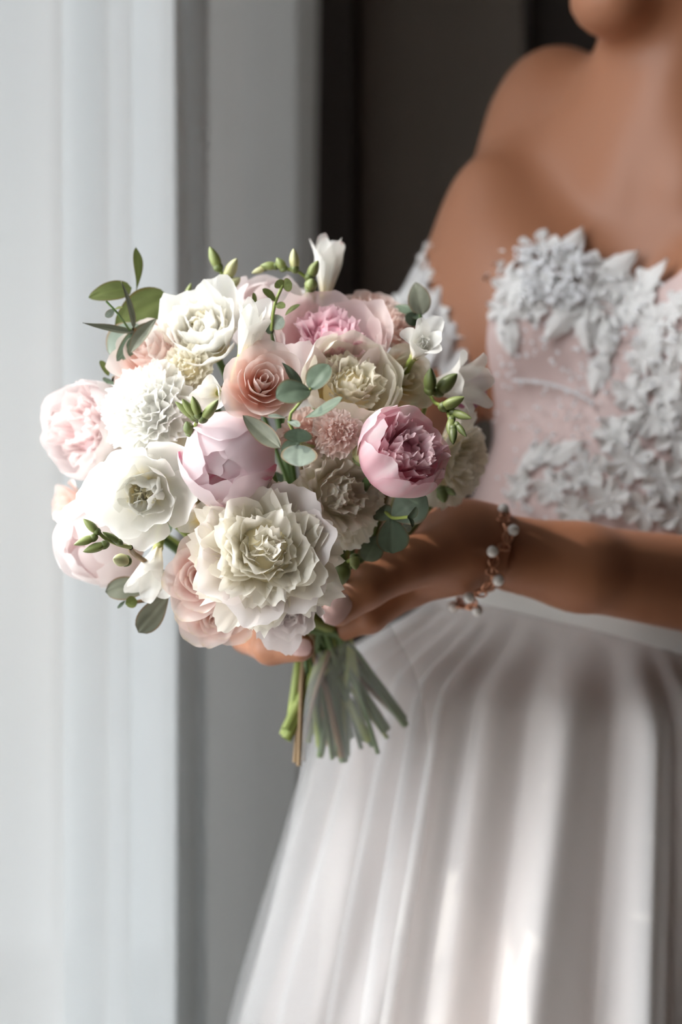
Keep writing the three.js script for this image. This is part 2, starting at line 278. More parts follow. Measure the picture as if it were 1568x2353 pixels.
  const project = (f, p) => { for (let i = 0; i < 12; i++) { const d = f(p.x, p.y, p.z), e = 5e-4, g = V(f(p.x + e, p.y, p.z) - d, f(p.x, p.y + e, p.z) - d, f(p.x, p.y, p.z + e) - d).normalize(); p.addScaledVector(g, -d * 0.9); p.n = g; } return p; };
  fields.project = project;
  { const c = project(fields.handL, P(769, 1392, 1.18)); part('fingernail', local(nail(c, c.clone().add(V(-0.62, -0.78, 0.02)), c.n, 0.0105, 0.0074)), nailMat, person); }
  { const c = project(fields.handR, P(692, 1484, 1.19)); part('fingernail', local(nail(c, c.clone().add(V(1, -0.02, 0.1)), c.n, 0.0070, 0.0052)), nailMat, person); }
  // hair, pinned up
  { const [HS_, HU_, HF_] = fields.HA, cap = ellip(H(0, 0.045, -0.03), HS_, HU_, HF_, [0.085, 0.092, 0.094]), bun = ellip(H(0, 0.03, -0.125), HS_, HU_, HF_, [0.05, 0.048, 0.04]), face = ellip(H(0, -0.05, 0.10), HS_, HU_, HF_, [0.075, 0.115, 0.10]);
    part('hair', local(nets((x, y, z) => smax(smin(cap(x, y, z), bun(x, y, z), 0.02), -face(x, y, z), 0.015) + 0.0015 * Math.sin(x * 900 + 300 * y), ...bounds(H(0, 0.03, -0.05), [0.19, 0.17, 0.19]), 0.006)), std([0.03, 0.017, 0.01], 0.4), person); }

  // ---- the dress
  const satin = std([0.62, 0.475, 0.45], 0.5, { sheen: 0.3, sheenColor: lin(1, 0.9, 0.9), sheenRoughness: 0.4 });
  const rOf = (x, z) => (x - BO.x) * BR.x + (z - BO.z) * BR.z;
  const neckline = (x, z) => { const r = rOf(x, z), q = Math.abs(r); return 1.330 + (r < 0 ? 0.030 : 0.044) * Math.exp(-(((q - 0.086) / 0.045) ** 2)) - 0.02 * ss(q, 0.12, 0.165); };
  const bodiceF = (x, y, z) => Math.max(torsoF(x, y, z) - 0.0055 - 0.0012 * Math.sin((rOf(x, z)) * 90), y - neckline(x, z), 1.085 - y);
  fields.bodice = bodiceF;
  const bodice = part('bodice', local(nets(bodiceF, [-0.02, 1.075, -1.72], [0.46, 1.40, -1.28], 0.0055)), satin, person);
  bodice.userData.label = 'blush satin bodice under white lace';
  // lace: flowers and leaves sewn on, each with scalloped petals
  const lace = std([0.84, 0.835, 0.82], 0.6, { transmission: 0.22, thickness: 0, sheen: 0.3, sheenColor: lin(1, 1, 1) });
  function laceFlower(c, n, R, seed, petals = 5, lift = 0.0035) {
    const r = rng(seed), a = V(r() - 0.5, r() - 0.5, r() - 0.5).cross(n).normalize(), b = n.clone().cross(a), ph = r() * 7;
    return sheet(40, 5, (u, v) => {
      const t = u * Math.PI, lobe = Math.abs(Math.cos(t * petals / 2 + ph)), rr = R * v * (0.60 + 0.42 * Math.pow(lobe, 0.8) + 0.045 * Math.sin(t * petals * 4 + ph)), up = lift * (0.25 + 1.0 * v * v * (0.6 + 0.7 * Math.sin(t * petals + ph)) + 0.35 * Math.sin(t * 9 + ph) * v);
      const q = c.clone().addScaledVector(a, rr * Math.cos(t)).addScaledVector(b, rr * Math.sin(t)).addScaledVector(n, up - rr * rr * 3.2); return [q.x, q.y, q.z];
    }, true);
  }
  function laceLeaf(c, n, dir, L, Wd, seed) {
    const r = rng(seed), a = dir.clone().addScaledVector(n, -dir.dot(n)).normalize(), b = n.clone().cross(a), bend = (r() - 0.5) * 0.5;
    return sheet(8, 12, (u, v) => { const w = Wd * Math.sin(Math.PI * Math.pow(v, 0.8)) * (0.85 + 0.2 * Math.abs(Math.sin(v * 14))), q = c.clone().addScaledVector(a, (v - 0.5) * L).addScaledVector(b, u * w + bend * L * v * v * 0.5).addScaledVector(n, 0.0025 + 0.0022 * v * v + 0.0012 * Math.cos(u * 3) - ((v - 0.5) * L) ** 2 * 3); return [q.x, q.y, q.z]; });
  }
  const eye = V(0, CAMY, 0);
  function hit(f, px, py) { const d = P(px, py, 1).sub(eye).normalize(); let t = 1.1; for (let i = 0; i < 90; i++) { const q = eye.clone().addScaledVector(d, t), s = f(q.x, q.y, q.z); if (s < 0.0006) break; t += s * 0.8; if (t > 1.9) return null; } const q = eye.clone().addScaledVector(d, t), e = 0.002, s0 = f(q.x, q.y, q.z); q.n = V(f(q.x + e, q.y, q.z) - s0, f(q.x, q.y + e, q.z) - s0, f(q.x, q.y, q.z + e) - s0).normalize(); return q; }
  const clothF = (x, y, z) => torsoF(x, y, z) - 0.006;
  fields.hit = hit;
  // along the neckline and over the bust
  const spots = [[1128, 612, 50], [1180, 590, 54], [1240, 566, 48], [1225, 640, 54], [1300, 600, 46], [1170, 660, 42], [1352, 618, 50], [1285, 672, 52], [1345, 690, 56], [1412, 655, 50], [1420, 715, 50], [1480, 668, 54], [1385, 758, 44], [1150, 715, 34], [1225, 712, 36],
    [1500, 745, 58], [1550, 712, 44], [1560, 795, 56], [1480, 822, 46], [1530, 875, 58], [1455, 905, 50], [1500, 965, 56], [1410, 1000, 50], [1555, 1010, 54], [1450, 1065, 58], [1350, 1085, 56], [1530, 1105, 56], [1275, 1120, 48], [1400, 1150, 52], [1480, 1175, 50], [1320, 1180, 46], [1200, 1120, 40], [1255, 1045, 36]];
  spots.forEach(([px, py, R], i) => { const c = hit(clothF, px, py); if (c) part('lace_flower', laceFlower(c, c.n, MPP(R, -c.z), 50 + i, 5 + (i % 3 === 0 ? 1 : 0), py < 800 ? 0.0032 : 0.0045), lace, bodice).position.set(-0.19, 0, 1.47); });
  const leaves = [[1140, 570, -0.2, 1], [1205, 540, 0.1, 1], [1240, 530, 0.6, 0.8], [1320, 565, 0.5, 0.9], [1425, 610, 0.8, 0.6], [1505, 640, 1, 0.2], [1455, 720, 1, -0.3], [1400, 785, 0.2, -1], [1345, 760, -0.1, -1], [1290, 745, -0.5, -0.8], [1190, 700, -0.7, -0.6], [1170, 770, 0.2, -1], [1510, 800, 0.4, -1], [1380, 860, 0, -1], [1300, 1040, 1, 0.2], [1220, 1060, -0.8, -0.5], [1440, 980, 0.7, 0.5], [1550, 930, 0.3, 0.8]];
  leaves.forEach(([px, py, dx, dy], i) => { const c = hit(clothF, px, py); if (c) part('lace_leaf', laceLeaf(c, c.n, V(dx, dy, 0), 0.034, 0.009, 300 + i), lace, bodice).position.set(-0.19, 0, 1.47); });
  { const r = rng(61); for (let i = 0; i < 34; i++) { const a = lerp(-0.25, 1.5, r()), y = lerp(1.12, 1.35, r()), c = project(clothF, B(-Math.sin(a) * 0.17, y, Math.cos(a) * 0.17)); if (c.y > neckline(c.x, c.z) - 0.004 || c.x / -c.z * FPX + 784 < 1560) continue; part('lace_flower', laceFlower(c, c.n, 0.016 + 0.004 * r(), 600 + i, 5, 0.005), lace, bodice); } }
  // beads and thread pearls: far too many to count
  { const r = rng(9), gs = [], add = (px, py, s) => { const c = hit(clothF, px, py); if (c) gs.push(new THREE.IcosahedronGeometry(s, 1).translate(...c.addScaledVector(c.n, 0.006).toArray())); };
    for (let i = 0; i < 240; i++) add(1200 + 150 * r() + 30 * (r() - 0.5), 570 + 130 * r(), 0.0011 + 0.0008 * r());
    for (let i = 0; i < 320; i++) add(1150 + 420 * r(), 640 + 560 * r(), 0.0009 + 0.0008 * r());
    for (let i = 0; i < 26; i++) { const t = i / 25; add(1190 + 180 * t, 868 + 70 * t - 18 * Math.sin(t * 3), 0.0014); }
    const m = part('bead_embroidery', mergeGeometries(gs), std([0.85, 0.86, 0.88], 0.12, { clearcoat: 1 }), bodice); m.position.set(-0.19, 0, 1.47); m.userData.kind = 'stuff'; }
  for (const m of bodice.children) { m.position.set(0, 0, 0); local(m.geometry); }
  // sleeve band off the far shoulder
  { const ax = elR.clone().sub(shR).normalize(), s1 = V(0, 0, 1).cross(ax).normalize(), s2 = ax.clone().cross(s1), Ln = elR.distanceTo(shR);
    const g = sheet(110, 14, (u, v) => { const t = u * Math.PI, top = 0.60 + 0.22 * Math.cos(t - 0.6), s = Ln * lerp(top, 0.97, v), r0 = 0.047 - 0.010 * v + 0.006 * Math.sin(Math.PI * v) + 0.0022 * Math.sin(t * 15 + 2 * Math.sin(v * 3)) + 0.0016 * Math.sin(t * 27 + v * 8) + 0.0012 * N3(t * 4, v * 6, 3); const q = shR.clone().addScaledVector(ax, s).addScaledVector(s1, r0 * Math.cos(t)).addScaledVector(s2, r0 * Math.sin(t)); return [q.x, q.y, q.z]; }, true);
    const sl = part('sleeve', local(g), std([0.80, 0.79, 0.79], 0.6, { transmission: 0.25, thickness: 0 }), person);
    const armF = (x, y, z) => cone(shR, elR, 0.053, 0.045)(x, y, z);
    [[975, 510, 30], [945, 560, 36], [985, 590, 34], [925, 620, 40], [975, 650, 40], [935, 690, 40], [1010, 700, 40], [975, 740, 40], [1035, 760, 40]].forEach(([px, py, R], i) => { const c = hit(armF, px, py); if (c) part('lace_flower', local(laceFlower(c, c.n, MPP(R, -c.z), 400 + i, 5, 0.004)), lace, sl); });
  }
  // waistband and skirt
  const ringAt = (y) => {                                      // middle and radius of the skirt at a height
    const h = 1.092 - y, r = 0.126 + 0.052 * ss(h, 0.0, 0.055) + 0.20 * Math.min(h, 0.4) + 0.13 * Math.max(0, h - 0.4), cx = lerp(WAIST.x, 0.175, ss(h, 0, 0.3)) + 0.12 * Math.max(0, h - 0.3), cz = WAIST.z; return [cx, cz, r];
  };
  const band = sheet(72, 8, (u, v) => { const t = u * Math.PI, h = (v - 0.5), rr = 1 + 0.012 * Math.cos(h * 3), dir = V(0, 0, 0).addScaledVector(BR, Math.cos(t) * 0.130 * rr).addScaledVector(BF, Math.sin(t) * 0.118 * rr); return [WAIST.x + dir.x, 1.100 + h * 0.026 - dir.x * 0.2, WAIST.z + dir.z]; }, true);
  part('waistband', local(band), std([0.78, 0.78, 0.76], 0.45, { sheen: 0.4, sheenColor: lin(1, 1, 1) }), person);
  const pleats = (t, h, k) => { const g = ss(h, 0, 0.06), f = ss(h, 0.02, 0.4); return (0.0075 * g * Math.sin(t * 34 + 3 * Math.sin(t * 5) + k) + (0.004 + 0.016 * f) * Math.sin(t * 15 + 2.2 * Math.sin(t * 3 + k) + k + h * 0.8) * g + 0.014 * f * Math.sin(t * 7 + k * 2 + h) + 0.006 * f * N3(t * 3, h * 2, k)); };
  const skirt = (k, off, sc) => sheet(440, 60, (u, v) => { const t = u * Math.PI, h = Math.pow(v, 1.35) * 1.075, y = 1.092 - h, [cx, cz, r] = ringAt(y), rr = (r + off * ss(h, 0, 0.08)) * 1.0 + pleats(t, h, k) * sc, dx = BR.x * Math.cos(t) + BF.x * Math.sin(t) * 0.95, dz = BR.z * Math.cos(t) + BF.z * Math.sin(t) * 0.95; return [cx + dx * rr, y - dx * 0.027 * (1 - ss(h, 0, 0.3)), cz + dz * rr]; }, true);
  part('underskirt', local(skirt(0.25, -0.017, 1.1)), std([0.74, 0.63, 0.58], 0.6), person).userData.label = 'blush lining of the skirt';
  part('skirt', local(skirt(0, 0.002, 1.25)), std([0.80, 0.80, 0.80], 0.8, { transparent: true, opacity: 0.7, transmission: 0.3, thickness: 0, specularIntensity: 0.3 }), person).userData.label = 'white sheer tulle skirt';
  // the outermost tulle layer, lifted by the hand so that it hangs over the stems
  { const tulle = std([0.82, 0.83, 0.84], 0.85, { transparent: true, opacity: 0.26, transmission: 0.3, thickness: 0, specularIntensity: 0.2 });
    const L = [[728, 1500, 1.235], [703, 1600, 1.232], [692, 1750, 1.245], [672, 1880, 1.29], [640, 2010, 1.335], [600, 2180, 1.375], [555, 2370, 1.40], [500, 2800, 1.42], [440, 3900, 1.42]].map((a) => P(...a));
    const Rr = [[900, 1440, 1.25], [960, 1560, 1.275], [985, 1700, 1.285], [985, 1850, 1.288], [970, 2000, 1.285], [940, 2180, 1.28], [900, 2370, 1.275], [880, 2800, 1.26], [850, 3900, 1.23]].map((a) => P(...a));
    const cl = new THREE.CatmullRomCurve3(L), cr = new THREE.CatmullRomCurve3(Rr);
    part('overskirt', local(sheet(60, 50, (u, v) => { const a = cl.getPoint(v), b = cr.getPoint(v), s = u * 0.5 + 0.5, q = a.lerp(b, s); q.z += 0.03 * Math.sin(Math.PI * s) * (0.3 + v) + (0.003 + 0.008 * v) * Math.sin(s * 14 + 2 * v) - 0.02 * s * s; q.y -= 0; return [q.x, Math.max(0.01, q.y), q.z]; })), tulle, person).userData.label = 'outer tulle layer draped over the stems';
  }
}
// the bracelet: wire, pearls and glass beads, loose on her wrist
{
  const c = P(1112, 1283, 1.268), ax = P(1330, 1303, 1.285).sub(P(1085, 1254, 1.27)).normalize(), t = thing('bracelet', 'rose gold wire bracelet with small pearls on the wrist of the bride', 'bracelet', c);
  const s1 = V(0, 1, 0).addScaledVector(ax, -ax.y).normalize(), s2 = ax.clone().cross(s1).normalize(); if (s2.z < 0) s2.negate();
  const ring = (a, k = 0) => V(0, 0, 0).addScaledVector(s1, Math.cos(a) * (0.0315 + k)).addScaledVector(s2, Math.sin(a) * (0.0285 + k)).addScaledVector(ax, 0.006 * Math.cos(a) + 0.0022 * Math.sin(a * 7));
  const gold = std([0.62, 0.33, 0.22], 0.28, { metalness: 1 }), pearl = std([0.80, 0.80, 0.79], 0.12, { clearcoat: 1, clearcoatRoughness: 0.05 });
  part('wire', new THREE.TubeGeometry(new THREE.CatmullRomCurve3([...Array(60)].map((_, i) => ring(i / 60 * Math.PI * 2)), true), 160, 0.0013, 6, true), gold, t);
  [0.35, 0.95, 1.45, 1.95, 2.45, 2.9, 3.35, 3.9, 4.6, 5.4].forEach((a, i) => {
    const q = ring(a, 0.002), side = ax.clone().multiplyScalar(0.0035 * (i % 2 ? 1 : -1));
    part('pearl', new THREE.SphereGeometry(0.0037, 14, 10).translate(...q.clone().add(side).toArray()), pearl, t);
    const lp = [...Array(9)].map((_, k) => { const b = k / 8 * Math.PI * 2; return ring(a + 0.16 + 0.11 * Math.cos(b), 0.001).addScaledVector(ax, 0.003 * Math.sin(b) * (i % 2 ? -1 : 1)); });
    part('wire_loop', new THREE.TubeGeometry(new THREE.CatmullRomCurve3(lp, true), 20, 0.0008, 5, true), gold, t);
  });
}

// ---------------------------------------------------------------- the bouquet: every bloom and sprig a thing of its own
const petalMat = (extra = {}) => new THREE.MeshPhysicalMaterial({ vertexColors: true, roughness: 0.88, transmission: 0.52, thickness: 0, specularIntensity: 0.35, side: THREE.DoubleSide, ...extra });
const PETAL = petalMat(), PETAL_WAXY = petalMat({ roughness: 0.6, specularIntensity: 0.5 });
const stemMats = [std([0.10, 0.17, 0.05], 0.5), std([0.24, 0.30, 0.07], 0.5), std([0.085, 0.145, 0.05], 0.5), std([0.20, 0.13, 0.06], 0.6)];
const BGROUP = 'cut flowers and sprigs of the bridal bouquet';

// one petal in the bloom's own axes: +y is the way the bloom looks, +x the way the petal leans
// L length, W width, r0 foot radius, a0 -> a1 rise in degrees from foot to tip (90 straight up, more leans in), Rc cup radius, refl: rim rolled out
function petal(o, r) {
  const { L, W, r0 = 0, h0 = 0, a0, a1, Rc = 0.03, refl = 0, ruf = 0, rufN = 4, tip = 0.25, serr = 0, claw = 0.35, col, nu = 10, nv = 12, wob = 0.08 } = o;
  const ph = r() * 40, ph2 = r() * 40, steps = 48, cx = [r0], cy = [h0], an = [];
  for (let i = 0; i < steps; i++) { const t = (i + 0.5) / steps, a = rad(lerp(a0, a1, t) - refl * ss(t, 0.62, 1)); an.push(a); cx.push(cx[i] + Math.cos(a) * L * 1.12 / steps); cy.push(cy[i] + Math.sin(a) * L * 1.12 / steps); }
  an.push(an[steps - 1]);
  return sheet(nu, nv, (u, vv) => {
    const edge = 1 - tip * Math.pow(Math.abs(u), 2.4) + wob * N3(u * 1.3 + ph, ph2, 0) + serr * (N3(u * 7 + ph, 3, ph2) * 1.2 + 0.5 * N3(u * 17, ph, 1)), v = vv * Math.max(0.35, edge) / 1.12;
    const k = clamp(v * steps, 0, steps - 0.001), i = Math.floor(k), f = k - i, x = lerp(cx[i], cx[i + 1], f), y = lerp(cy[i], cy[i + 1], f), a = an[i];
    const w = W * 0.5 * (claw + (1 - claw) * ss(v, 0, 0.62)) * (1 - 0.10 * ss(v, 0.75, 1)), psi = clamp(u * w / Rc, -2.2, 2.2), s = Rc * Math.sin(psi), m = Rc * (1 - Math.cos(psi));
    const q = ruf * L * Math.pow(v, 1.6) * (Math.sin(u * rufN * 3.1 + ph) * 0.6 + N3(u * rufN * 0.8 + ph, v * 2.5, ph2) * 1.1) + 0.02 * L * N3(u * 2 + ph2, v * 3, ph);
    const n = [-Math.sin(a), Math.cos(a)], d = m + q, c = col(u, v * 1.12, r, ph);
    return [x + n[0] * d, y + n[1] * d, s, c[0], c[1], c[2]];
  });
}
// pigments (linear): foot, blade and streaks as the blooms show them
const streak = (u, v, ph, f = 9) => 0.5 + 0.5 * N3(u * f + ph, v * 1.5, ph * 0.37);
const C = {
  white: (u, v, r, ph) => mix3([0.93, 0.87, 0.68], [0.94, 0.935, 0.905], ss(v + 0.25 * (streak(u, v, ph) - 0.5), 0.02, 0.42)),
  ivory: (u, v, r, ph) => mix3([0.935, 0.83, 0.54], [0.95, 0.925, 0.85], ss(v + 0.3 * (streak(u, v, ph) - 0.5), 0.1, 0.7)),
  cream: (u, v, r, ph) => mix3([0.92, 0.78, 0.46], [0.93, 0.90, 0.80], ss(v + 0.3 * (streak(u, v, ph) - 0.5), 0.05, 0.6)),
  yolk: (u, v, r, ph) => mix3([0.92, 0.72, 0.32], [0.935, 0.88, 0.68], ss(v + 0.3 * (streak(u, v, ph) - 0.5), 0.1, 0.8)),
  blush: (u, v, r, ph) => mix3([0.89, 0.78, 0.78], [0.895, 0.85, 0.845], ss(v + 0.4 * (streak(u, v, ph) - 0.5), 0.1, 0.8)),
  lilac: (u, v, r, ph) => { const edge = ss(Math.abs(u), 0.62, 0.95) * ss(N3(v * 4.5 + ph, u > 0 ? 3 : 9, ph), -0.12, 0.2), foot = ss(N3(u * 6 + ph, v * 2, 4), 0.08, 0.3) * (1 - ss(v, 0.3, 0.55)); return mix3([0.89, 0.785, 0.81], [0.76, 0.07, 0.26], clamp(edge * 0.8 + foot * 0.6, 0, 0.9)); },
  pink: (u, v, r, ph) => { const s = streak(u, v, ph, 8); return mix3(mix3([0.83, 0.36, 0.46], [0.89, 0.63, 0.69], ss(v, 0.15, 0.8)), [0.90, 0.79, 0.81], ss(s, 0.42, 0.72) * ss(v, 0.3, 1)); },
  pinkHeart: (u, v, r, ph) => mix3([0.88, 0.40, 0.49], [0.915, 0.73, 0.765], ss(v + 0.4 * (streak(u, v, ph) - 0.5), 0.2, 0.9)),
  softpink: (u, v, r, ph) => mix3([0.88, 0.66, 0.67], [0.89, 0.80, 0.79], ss(v + 0.3 * (streak(u, v, ph) - 0.5), 0.15, 0.85)),
  innerpink: (u, v, r, ph) => mix3([0.82, 0.44, 0.54], [0.87, 0.68, 0.73], ss(v + 0.4 * (streak(u, v, ph) - 0.5), 0.3, 1)),
  rose: (u, v, r, ph) => mix3([0.90, 0.66, 0.58], [0.91, 0.81, 0.77], ss(v + 0.2 * (streak(u, v, ph) - 0.5), 0.2, 0.95)),
  roseRim: (u, v, r, ph) => { const e = Math.max(Math.abs(u), v); return mix3(mix3([0.88, 0.62, 0.58], [0.90, 0.80, 0.76], ss(v, 0.2, 0.9)), [0.83, 0.74, 0.56], ss(e + 0.25 * (streak(u, v, ph, 14) - 0.5), 0.95, 1.07)); },
  peach: (u, v, r, ph) => mix3([0.88, 0.64, 0.57], [0.90, 0.78, 0.73], ss(v, 0.2, 1)),
  deep: (u, v, r, ph) => mix3([0.50, 0.12, 0.28], [0.64, 0.28, 0.45], ss(v + 0.3 * (streak(u, v, ph) - 0.5), 0.2, 1)),
};
const coreMat = std([0.34, 0.36, 0.12], 0.7);
const fillers = new Map(), fillerMat = (c) => { const k = c.join(); if (!fillers.has(k)) fillers.set(k, std(c, 0.9)); return fillers.get(k); };
const withCore = (make, r, h, c) => { make.core = [r, h, c]; return make; };  // adds a petal-coloured ball that keeps gaps between petals from going dark
const BIND = P(742, 1462, 1.272);
let stemCount = 0;
function addStem(t, foot, face, thin) {
  const r = rng(700 + stemCount), i = stemCount++, lp = (p) => p.clone().sub(t.position);
  const ang = r() * 6.28, rr = 0.013 * Math.sqrt(r()), b = BIND.clone().add(V(Math.cos(ang) * rr * 1.2, 0, Math.sin(ang) * rr)), toR = clamp((590 - ((foot.x / -foot.z) * FPX + 784)) / 480, -1, 1);
  const ends = [[652, 1690, 1.262], [668, 1672, 1.275], [688, 1748, 1.258], [700, 1705, 1.27], [735, 1722, 1.29], [760, 1705, 1.30], [775, 1730, 1.28], [800, 1690, 1.31], [835, 1712, 1.30], [858, 1716, 1.29], [885, 1692, 1.30], [928, 1660, 1.32], [910, 1640, 1.33], [820, 1670, 1.33], [745, 1690, 1.32], [790, 1735, 1.295], [715, 1680, 1.30]];
  const e = P(...ends[i % ends.length]).add(V((r() - 0.5) * 0.006 * (i < ends.length ? 0 : 1), (r() - 0.5) * 0.01, (r() - 0.5) * 0.012));
  const inner = foot.clone().addScaledVector(face, -0.02), mid = inner.clone().lerp(b, 0.6).add(V(0, -0.006, -0.012));
  const g = tube([foot, inner, mid, b, b.clone().lerp(e, 0.5).add(V(0, 0.002, 0)), e].map(lp), (thin !== undefined ? 0.0015 : i % 17 < 2 ? 0.0034 : i % 17 === 2 ? 0.0016 : 0.0021 + 0.0012 * r()), 28, 7);
  part('stem', g, stemMats[i % 17 < 2 ? 1 : i % 17 === 2 ? 3 : [2, 0, 1, 2, 0, 3][i % 6]], t);
}
function bloom(name, label, s) {
  const d = s.d, pos = P(s.px, s.py, d), face = V(...s.face).normalize(), R = MPP(s.R, d), foot = pos.clone().addScaledVector(face, -R * (s.sink ?? 0.75)), t = thing(name, label, s.cat ?? 'flower', foot, BGROUP);
  const q = new THREE.Quaternion().setFromUnitVectors(V(0, 1, 0), face), r = rng(s.seed);
  const put = (o, az, mat = PETAL) => { const m = part('petal', petal(o, r), mat, t); m.quaternion.copy(q).multiply(new THREE.Quaternion().setFromAxisAngle(V(0, 1, 0), az)); return m; };
  const [cr, ch, cc] = s.make.core ?? [0.16, 0.02, null];
  const core = part('flower_core', new THREE.SphereGeometry(R * cr, 20, 14), cc ? fillerMat(cc) : coreMat, t); core.position.copy(face).multiplyScalar(R * ch);
  s.make(put, R, r, t, q);
  if (!s.noStem) addStem(t, foot, face);
  return t;
}
const GA = 2.39996;
// a full double peony: guard petals round a dome of narrow, notched ones
const fullPeony = (guard, inner, n = 74, g = 9, o = {}) => (put, R, r) => {
  for (let i = 0; i < g; i++) put({ L: R * (1.12 + 0.18 * r()), W: R * (0.95 + 0.2 * r()), r0: R * 0.1, a0: 5 + 20 * r(), a1: (o.ga ?? 48) + 30 * r() - 10, Rc: R * 0.75, ruf: 0.06, rufN: 2, tip: 0.2, serr: 0.04, col: guard, nu: 14, nv: 12 }, i * 6.283 / g + 0.3 * r());
  for (let i = 0; i < n; i++) {
    const t = (i + 0.5) / n, th = (o.spread ?? 92) * Math.pow(t, 0.62), a = 90 - th, lean = r();
    put({ L: R * (0.95 + 0.25 * t + 0.30 * (r() - 0.5)), W: R * (0.34 + 0.40 * r() + 0.22 * t), r0: R * 0.03, a0: a - 4 + 8 * r(), a1: a + 6 + 42 * lean + 22 * (1 - ss(t, 0, 0.3)), Rc: R * (0.3 + 0.3 * r()), refl: r() < 0.35 ? 50 * r() : 0, ruf: 0.04 + 0.07 * r(), rufN: 1.8, tip: 0.24, serr: 0.10, claw: 0.34, col: inner, nu: 12, nv: 11 }, i * GA + 0.9 * (r() - 0.5));
  }
};
// a peony still closed to a globe, its petals wrapped over each other
const globePeony = (outer, inner, o = {}) => (put, R, r) => {
  const n = o.n ?? 12;
  for (let i = 0; i < n; i++) { const t = i / (n - 1), Rr = R * (0.80 + 0.20 * t), end = lerp(178, o.end ?? 140, t) + 14 * (r() - 0.5); put({ L: Rr * rad(end) * 0.98, W: Rr * lerp(1.3, 1.7, t), a0: 0, a1: end / 0.89, Rc: Rr * 1.0, h0: -R * 0.28, ruf: 0.012, rufN: 1.5, tip: 0.32, serr: 0.02, claw: 0.5, col: t < 0.3 ? inner : outer, nu: 14, nv: 18, wob: 0.14, refl: o.refl ?? 0 }, i * GA + 0.4 * (r() - 0.5), PETAL_WAXY); }
};
// a peony half open: a bowl of broad petals with a ruffled heart
const bowlPeony = (outer, heart, o = {}) => (put, R, r) => {
  const n = o.n ?? 9;
  for (let i = 0; i < n; i++) { const t = i / (n - 1), Rr = R * (0.82 + 0.18 * t), end = (o.end ?? 112) + 16 * (r() - 0.5) - 12 * t; put({ L: Rr * rad(end) * 0.98, W: Rr * 1.5, a0: -2, a1: end / 0.89, Rc: Rr * 1.0, h0: -R * 0.15, ruf: 0.035, rufN: 2, tip: 0.22, serr: 0.03, claw: 0.5, col: outer, nu: 16, nv: 16, wob: 0.12, refl: o.refl ?? 0 }, i * GA, PETAL_WAXY); }
  const m = o.m ?? 46;
  for (let i = 0; i < m; i++) { const t = (i + 0.5) / m, a = 90 - 40 * Math.sqrt(t); put({ L: R * (o.hl ?? 1) * (1.12 + 0.3 * (r() - 0.5)), W: R * (0.38 + 0.28 * r()), r0: R * 0.05, a0: a - 6, a1: a + 14 + 30 * (r() - 0.5), Rc: R * 0.32, ruf: 0.09, rufN: 2.2, tip: 0.2, serr: 0.10, col: heart, nu: 10, nv: 9 }, i * GA + 0.4 * r()); }
};
// a rose: petals wound in a spiral, the outer ones rolled back
const roseBloom = (col, o = {}) => (put, R, r) => {
  const n = o.n ?? 21;
  for (let i = 0; i < n; i++) { const t = i / (n - 1), k = Math.pow(t, 0.9); put({ L: R * lerp(1.05, 1.42, t), W: R * lerp(0.42, 1.65, k), r0: R * lerp(0.035, 0.20, t), h0: R * lerp(0.22, 0, t), a0: lerp(84, 12, k), a1: lerp(98, o.open ?? 74, k) + 8 * (r() - 0.5), Rc: R * lerp(0.13, 0.95, k), refl: lerp(0, o.refl ?? 72, ss(t, 0.3, 1)), ruf: lerp(0.01, 0.045, t), rufN: 1.6, tip: lerp(0.1, 0.34, t), serr: 0.012, claw: 0.6, col, nu: 14, nv: 14 }, i * GA + 0.3 * (r() - 0.5), PETAL_WAXY); }
};
// carnation and lisianthus: many frilled petals
const frilled = (col, o = {}) => (put, R, r) => {
  const n = o.n ?? 30;
  for (let i = 0; i < n; i++) { const t = (i + 0.5) / n, th = (o.spread ?? 84) * Math.pow(t, 0.65), a = 90 - th; put({ L: R * (0.98 + 0.22 * t + 0.12 * (r() - 0.5)), W: R * lerp(0.75, 1.2, t), r0: R * 0.03, a0: a + 4, a1: a + 2 + 26 * r() + 22 * (1 - ss(t, 0, 0.35)), Rc: R * 0.7, ruf: o.ruf ?? 0.10, rufN: o.rufN ?? 3.4, tip: 0.12, serr: o.serr ?? 0.06, claw: 0.25, col, nu: 26, nv: 10, refl: o.refl ?? 12 }, i * GA + 0.4 * (r() - 0.5)); }
};
// freesia: a six-petalled funnel, three petals inside three
const funnel = (col, o = {}) => (put, R, r) => {
  for (let k = 0; k < 2; k++) for (let i = 0; i < 3; i++) put({ L: R * (1.7 + 0.15 * r()), W: R * (k ? 0.98 : 0.85), r0: R * 0.08, a0: 80, a1: (o.open ?? 42) + 16 * (k ? 0 : 1) + 10 * (r() - 0.5), Rc: R * 0.55, refl: o.refl ?? 30, ruf: 0.04, rufN: 1.6, tip: 0.42, serr: 0.01, claw: 0.3, col, nu: 12, nv: 14 }, (i + k * 0.5) * 2.094 + 0.2 * r(), PETAL_WAXY);
  if (o.extra) for (let i = 0; i < o.extra; i++) put({ L: R * 1.3, W: R * 0.55, r0: R * 0.05, a0: 86, a1: 80 + 20 * r(), Rc: R * 0.35, ruf: 0.06, tip: 0.35, col, nu: 9, nv: 10 }, i * GA);
};
